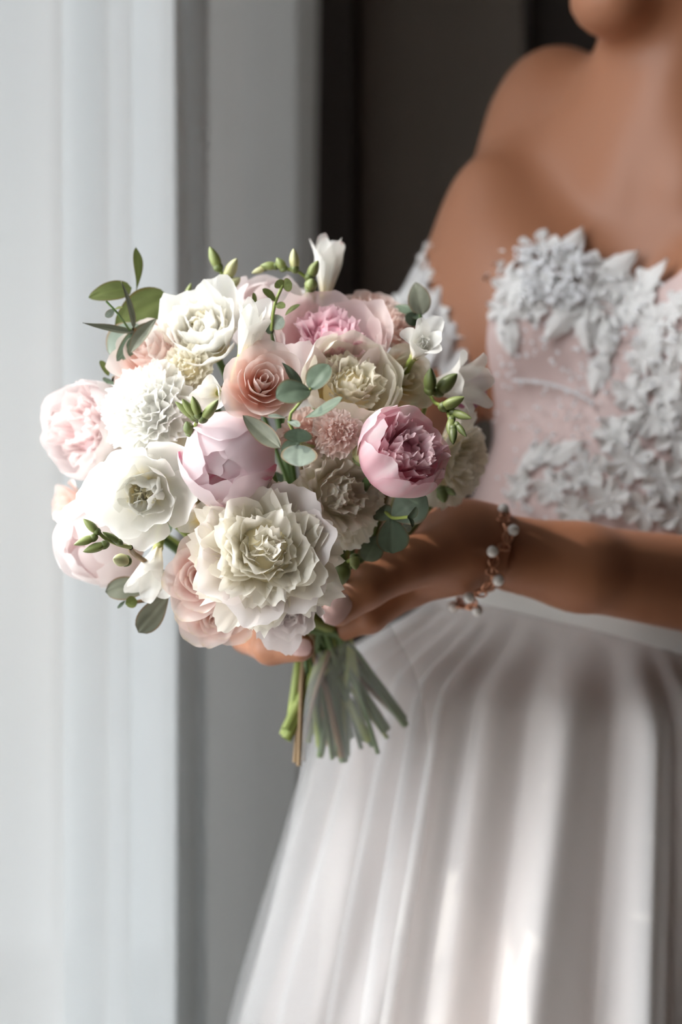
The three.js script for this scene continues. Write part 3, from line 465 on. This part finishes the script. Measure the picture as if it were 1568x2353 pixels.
// a loose open peony of few broad petals
const openPeony = (col, heart, o = {}) => (put, R, r) => {
  for (let i = 0; i < 18; i++) { const t = i / 17; put({ L: R * lerp(1.0, 1.6, t), W: R * lerp(0.7, 1.25, t), r0: R * 0.06, a0: lerp(75, 12, t), a1: lerp(125, 82, t) + 26 * (r() - 0.5), Rc: R * lerp(0.45, 0.85, t), refl: (o.refl ?? 14) * r(), ruf: 0.05, rufN: 2.2, tip: 0.25, serr: 0.06, claw: 0.4, col, nu: 14, nv: 14, wob: 0.18 }, i * GA + 0.3 * r()); }
  for (let i = 0; i < 18; i++) put({ L: R * (0.75 + 0.3 * r()), W: R * (0.3 + 0.15 * r()), r0: R * 0.03, a0: 62 + 30 * r(), a1: 85 + 40 * r(), Rc: R * 0.2, ruf: 0.12, serr: 0.1, tip: 0.3, col: heart, nu: 8, nv: 8 }, i * GA);
};
const blooms = [
  ['white_peony', 'full white peony with ragged petals low at the front of the bouquet', { px: 613, py: 1254, d: 1.10, R: 154, face: [0.10, 0.22, 1], seed: 1, make: withCore(fullPeony(C.blush, C.ivory, 84, 7), 0.5, 0.22, [0.93, 0.84, 0.58]) }],
  ['white_lisianthus', 'frilly white lisianthus beside the large ragged white peony', { px: 795, py: 1142, d: 1.135, R: 120, face: [0.55, -0.05, 0.8], seed: 2, make: withCore(frilled(C.ivory, { n: 36, ruf: 0.08 }), 0.5, 0.2, [0.92, 0.88, 0.74]) }],
  ['lilac_peony', 'closed lilac pink peony bud with magenta streaks between the petals', { px: 524, py: 1055, d: 1.115, R: 118, face: [-0.15, -0.22, 1], seed: 3, make: globePeony(C.lilac, C.lilac, { n: 13, end: 142 }) }],
  ['pink_peony', 'half open bright pink peony above the eucalyptus and the hand', { px: 928, py: 1038, d: 1.108, R: 112, face: [0.5, 0.42, 0.75], seed: 4, make: withCore(bowlPeony(C.pink, C.pinkHeart, { n: 11, end: 126, m: 34, hl: 1.12 }), 0.5, 0.35, [0.84, 0.46, 0.56]) }],
  ['cream_peony', 'cream peony with smooth rounded outer petals and a frilled heart', { px: 812, py: 872, d: 1.14, R: 120, face: [0.2, 0.5, 0.85], seed: 5, make: withCore(bowlPeony(C.ivory, C.cream, { n: 10, end: 116, m: 36, hl: 0.9 }), 0.5, 0.3, [0.92, 0.80, 0.52]) }],
  ['soft_pink_peony', 'wide bowl shaped pink peony with a darker pink heart at the top', { px: 765, py: 765, d: 1.165, R: 138, face: [0.05, 0.68, 0.72], seed: 6, make: withCore(bowlPeony(C.softpink, C.innerpink, { n: 10, end: 112, m: 34, hl: 0.86 }), 0.5, 0.3, [0.82, 0.46, 0.54]) }],
  ['pink_rose', 'peach pink rose with an open spiral at the middle of the bouquet', { px: 604, py: 880, d: 1.105, R: 86, face: [0.20, 0.25, 0.95], seed: 7, make: roseBloom(C.rose, { refl: 55, open: 80 }) }],
  ['white_peony', 'fluffy white peony with a creamy heart next to the white freesia cup', { px: 462, py: 752, d: 1.155, R: 118, face: [-0.25, 0.5, 0.82], seed: 8, make: withCore((p, R, r) => { openPeony(C.white, C.yolk)(p, R * 0.98, r); fullPeony(C.white, C.ivory, 30, 0, { spread: 60 })(p, R * 0.9, r); }, 0.4, 0.2, [0.93, 0.84, 0.58]) }],
  ['white_freesia', 'white freesia cup standing between two peonies above the peach pink rose', { px: 572, py: 770, d: 1.108, R: 82, face: [0.25, 0.75, 0.5], seed: 9, make: funnel(C.white, { open: 68, refl: 6 }) }],
  ['pink_rose', 'pale pink rose below the dark eucalyptus leaves', { px: 345, py: 818, d: 1.165, R: 88, face: [-0.35, 0.55, 0.75], seed: 10, make: roseBloom(C.rose, { refl: 60, open: 78 }) }],
  ['white_carnation', 'ruffled pure white carnation between the blush peony and the freesia buds', { px: 325, py: 935, d: 1.135, R: 102, face: [-0.35, 0.2, 0.9], seed: 11, make: withCore(frilled(C.white, { n: 40, ruf: 0.11, serr: 0.1 }), 0.5, 0.2, [0.93, 0.92, 0.88]) }],
  ['blush_peony', 'large pale blush peony with loose petals next to the curtain', { px: 190, py: 985, d: 1.205, R: 122, face: [-0.65, 0.12, 0.72], seed: 12, make: withCore(bowlPeony(C.blush, C.softpink, { n: 11, end: 116, m: 30 }), 0.5, 0.3, [0.88, 0.68, 0.69]) }],
  ['blush_peony', 'round pale blush peony bud behind the small freesia buds', { px: 222, py: 1248, d: 1.195, R: 112, face: [-0.5, -0.25, 0.8], seed: 13, make: globePeony(C.blush, C.softpink, { n: 12, end: 140 }) }],
  ['white_peony', 'loose open white peony with a yellow heart and broad petals', { px: 330, py: 1135, d: 1.125, R: 132, face: [0.0, -0.15, 1], seed: 14, make: openPeony(C.white, C.yolk) }],
  ['white_freesia', 'white freesia hanging under the loose white peony', { px: 352, py: 1302, d: 1.145, R: 76, face: [-0.15, -0.75, 0.6], seed: 15, make: funnel(C.white, { open: 50, refl: 20 }) }],
  ['pink_rose', 'dusky pink rose with a tight spiral beside the large ragged white peony', { px: 466, py: 1325, d: 1.125, R: 80, face: [-0.12, -0.02, 1], seed: 16, make: roseBloom(C.roseRim, { refl: 62, open: 76 }) }],
  ['pink_rose', 'pink rose with browned petal rims at the underside of the bouquet', { px: 495, py: 1408, d: 1.15, R: 76, face: [-0.05, -0.45, 0.85], seed: 17, make: roseBloom(C.roseRim, { refl: 66, open: 66 }) }],
  ['blush_peony', 'blush peony with drooping petals at the thumb of the bride', { px: 655, py: 1408, d: 1.15, R: 92, face: [0.12, -0.6, 0.75], seed: 18, make: openPeony(C.blush, C.blush, { refl: 4 }) }],
  ['peach_carnation', 'small peach pink carnation below the cream peony', { px: 776, py: 990, d: 1.105, R: 54, face: [0.12, 0.1, 1], seed: 19, make: withCore(frilled(C.peach, { n: 24, rufN: 4 }), 0.5, 0.2, [0.86, 0.62, 0.56]) }],
  ['peach_carnation', 'small peach pink carnation half hidden behind the eucalyptus leaves', { px: 700, py: 998, d: 1.128, R: 60, face: [-0.1, 0.1, 1], seed: 20, make: withCore(frilled(C.peach, { n: 22, rufN: 4 }), 0.5, 0.2, [0.86, 0.62, 0.56]) }],
  ['white_freesia', 'open white freesia beside the lone dark eucalyptus leaf', { px: 965, py: 797, d: 1.135, R: 72, face: [0.2, 0.35, 0.9], seed: 21, make: funnel(C.white, { open: 58, refl: 30, extra: 5 }) }],
  ['white_freesia', 'white freesia in shade behind the olive green freesia buds', { px: 1035, py: 885, d: 1.185, R: 92, face: [0.75, 0.05, 0.55], seed: 22, make: funnel(C.white, { open: 48, refl: 36 }) }],
  ['cream_rose', 'small cream rose squeezed between the cream peony and the olive buds', { px: 930, py: 872, d: 1.165, R: 74, face: [0.45, 0.1, 0.9], seed: 23, make: roseBloom(C.cream, { n: 16, refl: 30, open: 86 }) }],
  ['white_lisianthus', 'grey white lisianthus in shade against the bodice', { px: 1072, py: 1068, d: 1.21, R: 104, face: [0.75, -0.25, 0.55], seed: 24, make: withCore(frilled(C.ivory, { n: 24, ruf: 0.07 }), 0.5, 0.2, [0.92, 0.88, 0.74]) }],
  ['blush_peony', 'pale blush peony at the crown behind the thin eucalyptus twig', { px: 612, py: 712, d: 1.225, R: 104, face: [-0.05, 0.8, 0.55], seed: 25, make: globePeony(C.blush, C.softpink, { n: 11, end: 135 }) }],
  ['white_freesia', 'upright white freesia with pink petal tips at the crown', { px: 752, py: 625, d: 1.235, R: 80, face: [0.08, 0.95, 0.2], seed: 26, make: funnel((u, v, r, ph) => mix3(C.white(u, v, r, ph), [0.78, 0.36, 0.36], ss(v + 0.2 * (streak(u, v, ph) - 0.5), 0.97, 1.1)), { open: 66, refl: 4, extra: 5 }) }],
  ['peach_rose', 'pale peach rose behind the bowl shaped pink peony', { px: 862, py: 712, d: 1.235, R: 62, face: [0.25, 0.8, 0.5], seed: 27, make: roseBloom(C.peach, { n: 18, refl: 40 }) }],
  ['peach_carnation', 'peach pink carnation behind the open white freesia', { px: 922, py: 745, d: 1.205, R: 66, face: [0.4, 0.55, 0.7], seed: 28, make: withCore(frilled(C.peach, { n: 22 }), 0.5, 0.2, [0.86, 0.62, 0.56]) }],
  ['deep_pink_peony', 'dark magenta pink peony bud behind the shaded white freesia', { px: 1078, py: 890, d: 1.235, R: 54, face: [0.85, 0.1, 0.4], seed: 29, make: globePeony(C.deep, C.deep, { n: 8 }) }],
  ['white_freesia', 'white freesia with pointed petals between the rose and the green buds', { px: 492, py: 905, d: 1.125, R: 64, face: [-0.2, -0.1, 1], seed: 30, make: funnel(C.white, { open: 58, refl: 16 }) }],
  ['cream_carnation', 'creamy ruffled carnation tucked above the lilac pink peony bud', { px: 400, py: 975, d: 1.15, R: 66, face: [-0.1, 0.1, 1], seed: 31, make: withCore(frilled(C.cream, { n: 22 }), 0.5, 0.2, [0.92, 0.82, 0.56]) }],
  ['cream_carnation', 'cream yellow carnation between the fluffy white peony and the pale rose', { px: 428, py: 842, d: 1.145, R: 62, face: [-0.2, 0.2, 0.95], seed: 32, make: withCore(frilled(C.cream, { n: 26 }), 0.5, 0.2, [0.92, 0.82, 0.56]) }],
  ['pink_rose', 'light pink rose at the rim between the two blush peonies', { px: 152, py: 1160, d: 1.245, R: 48, face: [-0.8, 0, 0.5], seed: 33, make: roseBloom(C.rose, { n: 14 }) }],
  ['white_carnation', 'small white carnation peeping out beneath the cream peony petals', { px: 880, py: 985, d: 1.165, R: 42, face: [0.3, 0, 0.9], seed: 34, make: withCore(frilled(C.white, { n: 16 }), 0.5, 0.2, [0.93, 0.92, 0.88]) }],
  ['white_freesia', 'white freesia half covered by the lilac pink bud and the ragged peony', { px: 462, py: 1195, d: 1.145, R: 60, face: [-0.1, -0.1, 1], seed: 35, make: funnel(C.ivory, { open: 55 }) }],
  ['white_peony', 'white peony on the far side of the bouquet towards the bride', { px: 800, py: 960, d: 1.315, R: 130, face: [0.35, 0.1, -0.9], seed: 41, make: openPeony(C.white, C.yolk) }],
  ['blush_peony', 'blush peony at the crown on the far side of the bouquet', { px: 690, py: 790, d: 1.31, R: 130, face: [0.1, 0.7, -0.7], seed: 42, make: globePeony(C.blush, C.softpink, { n: 11, end: 135 }) }],
  ['white_peony', 'white peony at the curtain side on the far side of the bouquet', { px: 420, py: 960, d: 1.31, R: 135, face: [-0.4, 0.1, -0.9], seed: 43, make: openPeony(C.white, C.yolk) }],
  ['pink_rose', 'pink rose low on the far side of the bouquet', { px: 560, py: 1180, d: 1.31, R: 110, face: [-0.1, -0.2, -0.95], seed: 44, make: roseBloom(C.rose) }],
  ['white_lisianthus', 'white lisianthus low on the far side of the bouquet above the hand', { px: 850, py: 1130, d: 1.295, R: 95, face: [0.5, -0.1, -0.8], seed: 45, make: withCore(frilled(C.ivory, { n: 22, ruf: 0.08 }), 0.5, 0.2, [0.92, 0.88, 0.74]) }],
];
for (const [n, l, s] of blooms) bloom(n, l, s);

// ---- leaves and buds
const LEAF = (c, e = {}) => new THREE.MeshPhysicalMaterial({ vertexColors: true, color: lin(...c), roughness: 0.5, transmission: 0.14, thickness: 0, specularIntensity: 0.5, side: THREE.DoubleSide, ...e });
const leafSage = LEAF([0.125, 0.172, 0.118]), leafOlive = LEAF([0.125, 0.155, 0.045], { transmission: 0.3, roughness: 0.8 }), leafPale = LEAF([0.31, 0.37, 0.31]), leafGrey = LEAF([0.16, 0.17, 0.125]);
function leafGeo(base, tip, w, nrm, o = {}) {
  const { full = 0.55, blunt = 0.5, fold = 0.10, curl = 0.08, rim = [1.25, 0.68, 0.48] } = o, ax = tip.clone().sub(base), L = ax.length(); ax.normalize();
  const s = ax.clone().cross(nrm).normalize(), n = s.clone().cross(ax).normalize(), ph = L * 971;
  return sheet(12, 14, (u, v) => {
    const prof = Math.pow(Math.sin(Math.PI * Math.pow(clamp(v, 0.0, 1), Math.log(0.5) / Math.log(full))), blunt), ww = w * 0.5 * prof, k = 1 + 0.16 * N3(u * 3, v * 6, ph) + (Math.abs(u) < 0.09 ? 0.18 : 0), e = ss(Math.abs(u), 0.93, 1);
    const q = base.clone().addScaledVector(ax, v * L).addScaledVector(s, u * ww).addScaledVector(n, fold * Math.abs(u) * ww + curl * L * Math.sin(Math.PI * v) + 0.02 * L * N3(u * 2, v * 3, ph));
    return [q.x, q.y, q.z, k * lerp(1, rim[0], e), k * lerp(1, rim[1], e), k * lerp(1, rim[2], e)];
  });
}
function sprig(name, label, pts, leaves, o = {}) {
  const root = P(...pts[0]), t = thing(name, label, o.cat ?? 'sprig', root, BGROUP), lp = (a) => P(...a).sub(root);
  if (pts.length > 1) { const g = tube(pts.map(lp), o.r ?? 0.0011, 24, 6); part('stem', g, stemMats[o.m ?? 0], t); }
  addStem(t, root, V(...(o.face ?? [0, 0, 1])).normalize(), o.m);
  for (const l of leaves) part('leaf', leafGeo(lp(l.b), lp(l.t), MPP(l.w, l.b[2]), V(...(l.n ?? [0, 0, 1])).normalize(), l), l.m ?? leafSage, t);
  return t;
}
sprig('eucalyptus_sprig', 'sage eucalyptus sprig with round leaves in front of the peach pink rose', [[735, 1030, 1.165], [700, 1020, 1.08], [688, 1012, 1.06], [664, 962, 1.052], [690, 925, 1.047], [716, 892, 1.043]], [
  { b: [714, 897, 1.043], t: [634, 914, 1.036], w: 72, n: [0.1, 0.55, 0.8], full: 0.55, blunt: 0.55, curl: 0.1 }, { b: [712, 895, 1.044], t: [757, 838, 1.046], w: 62, n: [-0.3, 0.35, 0.9], full: 0.5, blunt: 0.55 },
  { b: [690, 905, 1.055], t: [648, 832, 1.06], w: 42, n: [0.75, 0.15, 0.6], m: leafSage, full: 0.4, blunt: 0.8 }, { b: [700, 960, 1.058], t: [788, 914, 1.05], w: 50, n: [-0.1, 0.75, 0.6], m: leafSage, full: 0.6, blunt: 0.7, curl: -0.05 },
  { b: [664, 966, 1.056], t: [616, 958, 1.045], w: 26, n: [0.1, 0.9, 0.45], m: leafPale, full: 0.6 }, { b: [660, 966, 1.054], t: [688, 982, 1.046], w: 24, n: [-0.1, 0.9, 0.45], m: leafPale, full: 0.6 },
  { b: [645, 1030, 1.075], t: [558, 954, 1.085], w: 46, n: [-0.35, 0.5, 0.8], m: leafGrey, full: 0.45, blunt: 0.75, fold: 0.4, curl: -0.08 }, { b: [690, 1008, 1.058], t: [648, 1042, 1.06], w: 34, n: [0.4, 0.3, 0.8], m: leafSage, full: 0.55 },
  { b: [685, 1016, 1.052], t: [686, 984, 1.048], w: 66, n: [0, 0.2, 0.95], m: leafSage, full: 0.5, blunt: 0.5 }, { b: [686, 1022, 1.052], t: [690, 1072, 1.035], w: 84, n: [0.05, 0.6, 0.8], m: leafPale, full: 0.5, blunt: 0.55, curl: -0.04 },
], { r: 0.0009, m: 1 });
sprig('eucalyptus_sprig', 'eucalyptus sprig of long reddish edged leaves at the curtain side crown', [[335, 800, 1.19], [318, 765, 1.17], [306, 756, 1.165]], [
  { b: [312, 676, 1.185], t: [312, 568, 1.19], w: 30, n: [0.7, 0, 0.7], m: leafOlive, full: 0.68, blunt: 0.8 }, { b: [303, 662, 1.185], t: [203, 684, 1.18], w: 48, n: [0, 0.25, 0.95], m: leafOlive, full: 0.4, blunt: 0.6 },
  { b: [264, 748, 1.185], t: [390, 682, 1.185], w: 92, n: [0.0, 0.1, 1], m: leafOlive, full: 0.6, blunt: 0.5 }, { b: [308, 756, 1.16], t: [278, 646, 1.155], w: 16, n: [0.5, 0, 0.8], m: leafGrey, full: 0.35, blunt: 0.8, fold: 0.5 },
  { b: [312, 764, 1.16], t: [190, 742, 1.145], w: 22, n: [0, 0.5, 0.8], m: leafGrey, full: 0.4, blunt: 0.9, fold: 0.4, curl: -0.04 }, { b: [298, 812, 1.155], t: [360, 732, 1.15], w: 32, n: [-0.4, -0.2, 0.8], m: leafGrey, full: 0.5, blunt: 0.8, fold: 0.6 },
  { b: [318, 745, 1.18], t: [256, 822, 1.175], w: 82, n: [-0.2, 0.1, 0.95], m: leafPale, full: 0.5, blunt: 0.55 }, { b: [345, 742, 1.172], t: [268, 830, 1.165], w: 44, n: [0.2, 0.1, 0.95], m: leafSage, full: 0.5, blunt: 0.6 }, { b: [345, 760, 1.19], t: [372, 732, 1.19], w: 60, n: [0, 0.3, 0.9], m: leafPale },
], { m: 3 });
sprig('eucalyptus_twig', 'tiny leaved eucalyptus twig tip beside the long reddish edged leaves', [[300, 762, 1.16], [272, 722, 1.15], [244, 692, 1.148]], [
  { b: [262, 712, 1.149], t: [242, 728, 1.147], w: 18, n: [0.6, 0.1, 0.7], m: leafPale }, { b: [262, 712, 1.149], t: [282, 706, 1.147], w: 9, n: [0, 0.6, 0.7], m: leafOlive },
], { r: 0.0007, m: 0 });
sprig('eucalyptus_sprig', 'dark heart shaped pair of eucalyptus leaves above the hand of the bride', [[868, 1160, 1.165], [892, 1182, 1.14], [900, 1189, 1.137], [940, 1188, 1.115]], [
  { b: [900, 1190, 1.137], t: [982, 1142, 1.13], w: 96, n: [0.2, 0.35, 0.9], m: leafSage, full: 0.62, blunt: 0.5 }, { b: [899, 1188, 1.138], t: [903, 1272, 1.138], w: 78, n: [0.15, 0.1, 0.95], m: leafSage, full: 0.62, blunt: 0.5 },
  { b: [899, 1190, 1.139], t: [866, 1174, 1.15], w: 50, n: [0.1, 0.2, 0.95], m: leafSage, full: 0.5, blunt: 0.5 }, { b: [938, 1192, 1.115], t: [957, 1164, 1.11], w: 20, n: [0.5, 0.2, 0.8], m: leafSage, full: 0.5, fold: 0.5 }, { b: [938, 1188, 1.115], t: [948, 1212, 1.112], w: 14, n: [0.6, 0, 0.7], m: leafSage, fold: 0.5 },
  { b: [842, 1210, 1.17], t: [866, 1110, 1.165], w: 46, n: [0.6, 0, 0.75], m: leafSage, full: 0.5, blunt: 0.6 }, { b: [925, 1220, 1.15], t: [945, 1206, 1.15], w: 24, n: [0, 0, 1], m: leafPale },
  { b: [870, 1230, 1.17], t: [840, 1290, 1.175], w: 56, n: [0.2, 0, 0.9], m: leafSage },
], { m: 1, r: 0.001, face: [0.4, -0.2, 0.8] });
sprig('eucalyptus_sprig', 'lone dark upright eucalyptus leaf pair in front of the lace sleeve', [[965, 762, 1.20], [968, 735, 1.20], [966, 722, 1.20]], [
  { b: [972, 724, 1.2], t: [955, 648, 1.205], w: 54, n: [-0.1, 0, 1], m: leafGrey, full: 0.4, blunt: 0.75 }, { b: [968, 735, 1.2], t: [905, 703, 1.215], w: 30, n: [0, 0.6, 0.8], m: leafSage, full: 0.5 }, { b: [965, 740, 1.205], t: [930, 728, 1.2], w: 34, n: [0, 0.1, 1], m: leafSage },
], { m: 2 });
sprig('eucalyptus_sprig', 'grey green eucalyptus sprig hanging from the underside of the bouquet', [[405, 1340, 1.18], [372, 1352, 1.175], [350, 1375, 1.17], [315, 1383, 1.165]], [
  { b: [350, 1348, 1.172], t: [242, 1360, 1.165], w: 58, n: [0.1, 0.35, 0.9], m: leafGrey, full: 0.62, blunt: 0.55 }, { b: [392, 1350, 1.172], t: [318, 1454, 1.165], w: 58, n: [0.35, 0.1, 0.9], m: leafGrey, full: 0.68, blunt: 0.55 },
  { b: [402, 1350, 1.185], t: [415, 1408, 1.185], w: 34, n: [0.4, 0, 0.9], m: leafSage, full: 0.5 }, { b: [315, 1380, 1.165], t: [288, 1388, 1.162], w: 28, n: [0.2, 0.1, 0.9], m: leafOlive, fold: 0.5 }, { b: [288, 1380, 1.167], t: [270, 1398, 1.167], w: 8, n: [0, 0, 1], m: leafSage },
], { m: 3, face: [-0.3, -0.5, 0.8] });
sprig('eucalyptus_twig', 'thin upright eucalyptus twig with small round leaves before the crown peony', [[624, 760, 1.15], [632, 700, 1.145], [650, 655, 1.145]], [
  { b: [648, 660, 1.145], t: [636, 645, 1.143], w: 26, n: [0, 0, 1], m: leafOlive, blunt: 0.5 }, { b: [650, 658, 1.145], t: [672, 652, 1.143], w: 32, n: [0, 0, 1], m: leafOlive, blunt: 0.5 }, { b: [634, 692, 1.145], t: [603, 664, 1.14], w: 20, n: [0.3, 0.3, 0.9], m: leafOlive },
  { b: [634, 700, 1.145], t: [656, 706, 1.14], w: 20, n: [0, 0.3, 0.9], m: leafOlive }, { b: [626, 755, 1.15], t: [650, 728, 1.148], w: 40, n: [0, 0.2, 1], m: leafPale, blunt: 0.5 }, { b: [618, 768, 1.15], t: [618, 740, 1.15], w: 24, n: [0.4, 0, 0.9], m: leafSage }, { b: [585, 705, 1.155], t: [583, 672, 1.155], w: 12, n: [0.4, 0, 0.9], m: leafOlive }, { b: [655, 725, 1.15], t: [690, 700, 1.145], w: 16, n: [0.2, 0.6, 0.7], m: leafOlive },
], { r: 0.0009, m: 1 });
sprig('leaf_sprig', 'single pointed olive leaf tip between blush peony and pale rose', [[262, 872, 1.19]], [{ b: [250, 864, 1.18], t: [230, 828, 1.18], w: 18, n: [0.4, 0.3, 0.8], m: leafOlive }], { m: 0 });
// dark greenery deep between the blooms
{ const r = rng(77), L = []; for (let i = 0; i < 46; i++) { const a = r() * 6.28, q = Math.sqrt(r()), x = 590 + 380 * q * Math.cos(a), y = 1050 + 330 * q * Math.sin(a), d = 1.185 + 0.04 * r(); L.push({ b: [x, y, d], t: [x + 90 * (r() - 0.5), y + 90 * (r() - 0.5), d - 0.01], w: 44, n: [r() - 0.5, r() - 0.5, 1], m: r() < 0.5 ? leafSage : leafOlive }); }
  sprig('greenery_sprig', 'dark green leaves deep between the blooms of the bouquet', [[600, 1150, 1.22]], L, { m: 2, cat: 'greenery' }); }

// freesia buds: pods on a thin zigzag stem, each with a small green calyx
const budMat = (c) => new THREE.MeshPhysicalMaterial({ vertexColors: true, color: lin(...c), roughness: 0.45, transmission: 0.1, thickness: 0, side: THREE.DoubleSide });
const budGreen = budMat([0.25, 0.30, 0.09]), budPale = budMat([0.50, 0.50, 0.24]), budDark = budMat([0.14, 0.18, 0.05]);
function budGeo(b, t, w, seed) {
  const ax = t.clone().sub(b), L = ax.length(); ax.normalize(); const s = ax.clone().cross(V(0.3, 0.2, 1)).normalize(), n = s.clone().cross(ax);
  return sheet(14, 12, (u, v) => { const a = u * Math.PI, rr = w * 0.5 * Math.pow(Math.sin(Math.PI * Math.pow(clamp(v, 0, 1), 0.85)), 0.75) * (1 + 0.07 * Math.cos(a * 3 + v * 1.5)), k = 1 + 0.25 * N3(u * 4, v * 3, seed) + 0.1 * Math.cos(a * 3), q = b.clone().addScaledVector(ax, v * L).addScaledVector(s, rr * Math.cos(a)).addScaledVector(n, rr * Math.sin(a)); return [q.x, q.y, q.z, k * 1.0, k, k * (0.9 + 0.3 * v)]; }, true);
}
function freesiaBuds(label, stem, buds, o = {}) {
  const root = P(...stem[0]), t = thing('freesia_buds', label, 'buds', root, BGROUP), lp = (a) => P(...a).sub(root);
  part('stem', tube(stem.map(lp), o.r ?? 0.0011, 20, 6), stemMats[1], t);
  addStem(t, root, V(0, 0.2, 1).normalize(), 1);
  buds.forEach((k, i) => {
    const b = lp(k.b), e = lp(k.t), m = part('bud', budGeo(b, e, MPP(k.w, k.b[2]), i * 3.7), k.m ?? budGreen, t);
    part('calyx', budGeo(b.clone().lerp(e, -0.08), b.clone().lerp(e, 0.42), MPP(k.w * 0.94, k.b[2]), i), budDark, m);
  });
}
freesiaBuds('pale green freesia buds standing up at the crown beside the fluffy white peony', [[520, 690, 1.20], [517, 652, 1.195], [508, 622, 1.19]], [{ b: [505, 622, 1.19], t: [482, 566, 1.188], w: 25 }, { b: [516, 645, 1.19], t: [545, 593, 1.187], w: 28, m: budPale }, { b: [522, 660, 1.192], t: [553, 638, 1.188], w: 24, m: budPale }]);
freesiaBuds('row of yellow green freesia buds lying over the crown peony', [[722, 668, 1.20], [700, 635, 1.19], [680, 622, 1.187], [655, 618, 1.187]], [{ b: [655, 622, 1.187], t: [636, 592, 1.185], w: 22 }, { b: [640, 612, 1.188], t: [598, 610, 1.188], w: 20 }, { b: [615, 614, 1.19], t: [578, 628, 1.19], w: 15, m: budPale }, { b: [678, 625, 1.186], t: [675, 570, 1.184], w: 23, m: budPale }, { b: [708, 642, 1.186], t: [732, 598, 1.184], w: 25 }, { b: [712, 668, 1.182], t: [718, 640, 1.178], w: 30 }, { b: [700, 690, 1.19], t: [722, 652, 1.18], w: 16 }]);
freesiaBuds('dark green freesia buds between white carnation and lilac pink peony bud', [[440, 1010, 1.13], [448, 985, 1.11], [452, 968, 1.10]], [{ b: [452, 966, 1.098], t: [402, 922, 1.095], w: 18 }, { b: [454, 962, 1.097], t: [418, 916, 1.09], w: 20 }, { b: [458, 960, 1.095], t: [442, 910, 1.088], w: 22 }, { b: [462, 968, 1.096], t: [502, 918, 1.088], w: 24 }, { b: [440, 1000, 1.11], t: [428, 968, 1.105], w: 26, m: budDark }]);
freesiaBuds('olive freesia buds on a nodding stem beside the bright pink peony', [[985, 900, 1.165], [1000, 925, 1.15], [1025, 938, 1.135], [1035, 965, 1.125], [1042, 990, 1.12]], [{ b: [988, 905, 1.15], t: [990, 845, 1.142], w: 30, m: budDark }, { b: [1000, 905, 1.155], t: [1052, 858, 1.148], w: 34, m: budDark }, { b: [1012, 938, 1.13], t: [1068, 912, 1.122], w: 27 }, { b: [1035, 945, 1.13], t: [1085, 962, 1.12], w: 20 }, { b: [1040, 958, 1.125], t: [1032, 1000, 1.118], w: 20 }, { b: [1042, 978, 1.12], t: [1042, 1022, 1.114], w: 20, m: budDark }, { b: [1048, 972, 1.12], t: [1073, 1004, 1.114], w: 15, m: budDark }]);
freesiaBuds('fresh green freesia buds in front of the round blush peony bud', [[300, 1258, 1.11], [270, 1250, 1.098], [238, 1234, 1.09], [228, 1224, 1.088]], [{ b: [228, 1226, 1.088], t: [191, 1192, 1.086], w: 20 }, { b: [222, 1234, 1.088], t: [169, 1252, 1.084], w: 20 }, { b: [248, 1250, 1.09], t: [190, 1268, 1.085], w: 22 }, { b: [280, 1250, 1.096], t: [235, 1222, 1.092], w: 17, m: budDark }, { b: [296, 1290, 1.11], t: [260, 1284, 1.10], w: 30, m: budPale }]);
freesiaBuds('small green freesia buds below the grey white lisianthus', [[1015, 1120, 1.2], [1022, 1130, 1.19]], [{ b: [1015, 1120, 1.19], t: [1022, 1156, 1.185], w: 28, m: budDark }, { b: [1025, 1122, 1.188], t: [1048, 1138, 1.182], w: 16, m: budDark }]);
freesiaBuds('pale round bud cup between the peach carnation and the bright pink peony', [[838, 1070, 1.14], [832, 1050, 1.12]], [{ b: [830, 1062, 1.118], t: [832, 1020, 1.108], w: 42, m: budPale }]);
freesiaBuds('drop shaped green bud under the frilly white lisianthus', [[800, 1290, 1.165], [808, 1285, 1.16]], [{ b: [815, 1275, 1.155], t: [818, 1310, 1.15], w: 24 }, { b: [785, 1290, 1.17], t: [788, 1345, 1.168], w: 44, m: budDark }]);
freesiaBuds('yellow green freesia buds between the reddish leaves and the fluffy white peony', [[400, 745, 1.19], [392, 720, 1.185]], [{ b: [386, 745, 1.18], t: [400, 690, 1.178], w: 24 }, { b: [378, 735, 1.182], t: [372, 700, 1.18], w: 18 }, { b: [425, 690, 1.2], t: [440, 650, 1.2], w: 14 }]);

renderer.render(scene, camera);
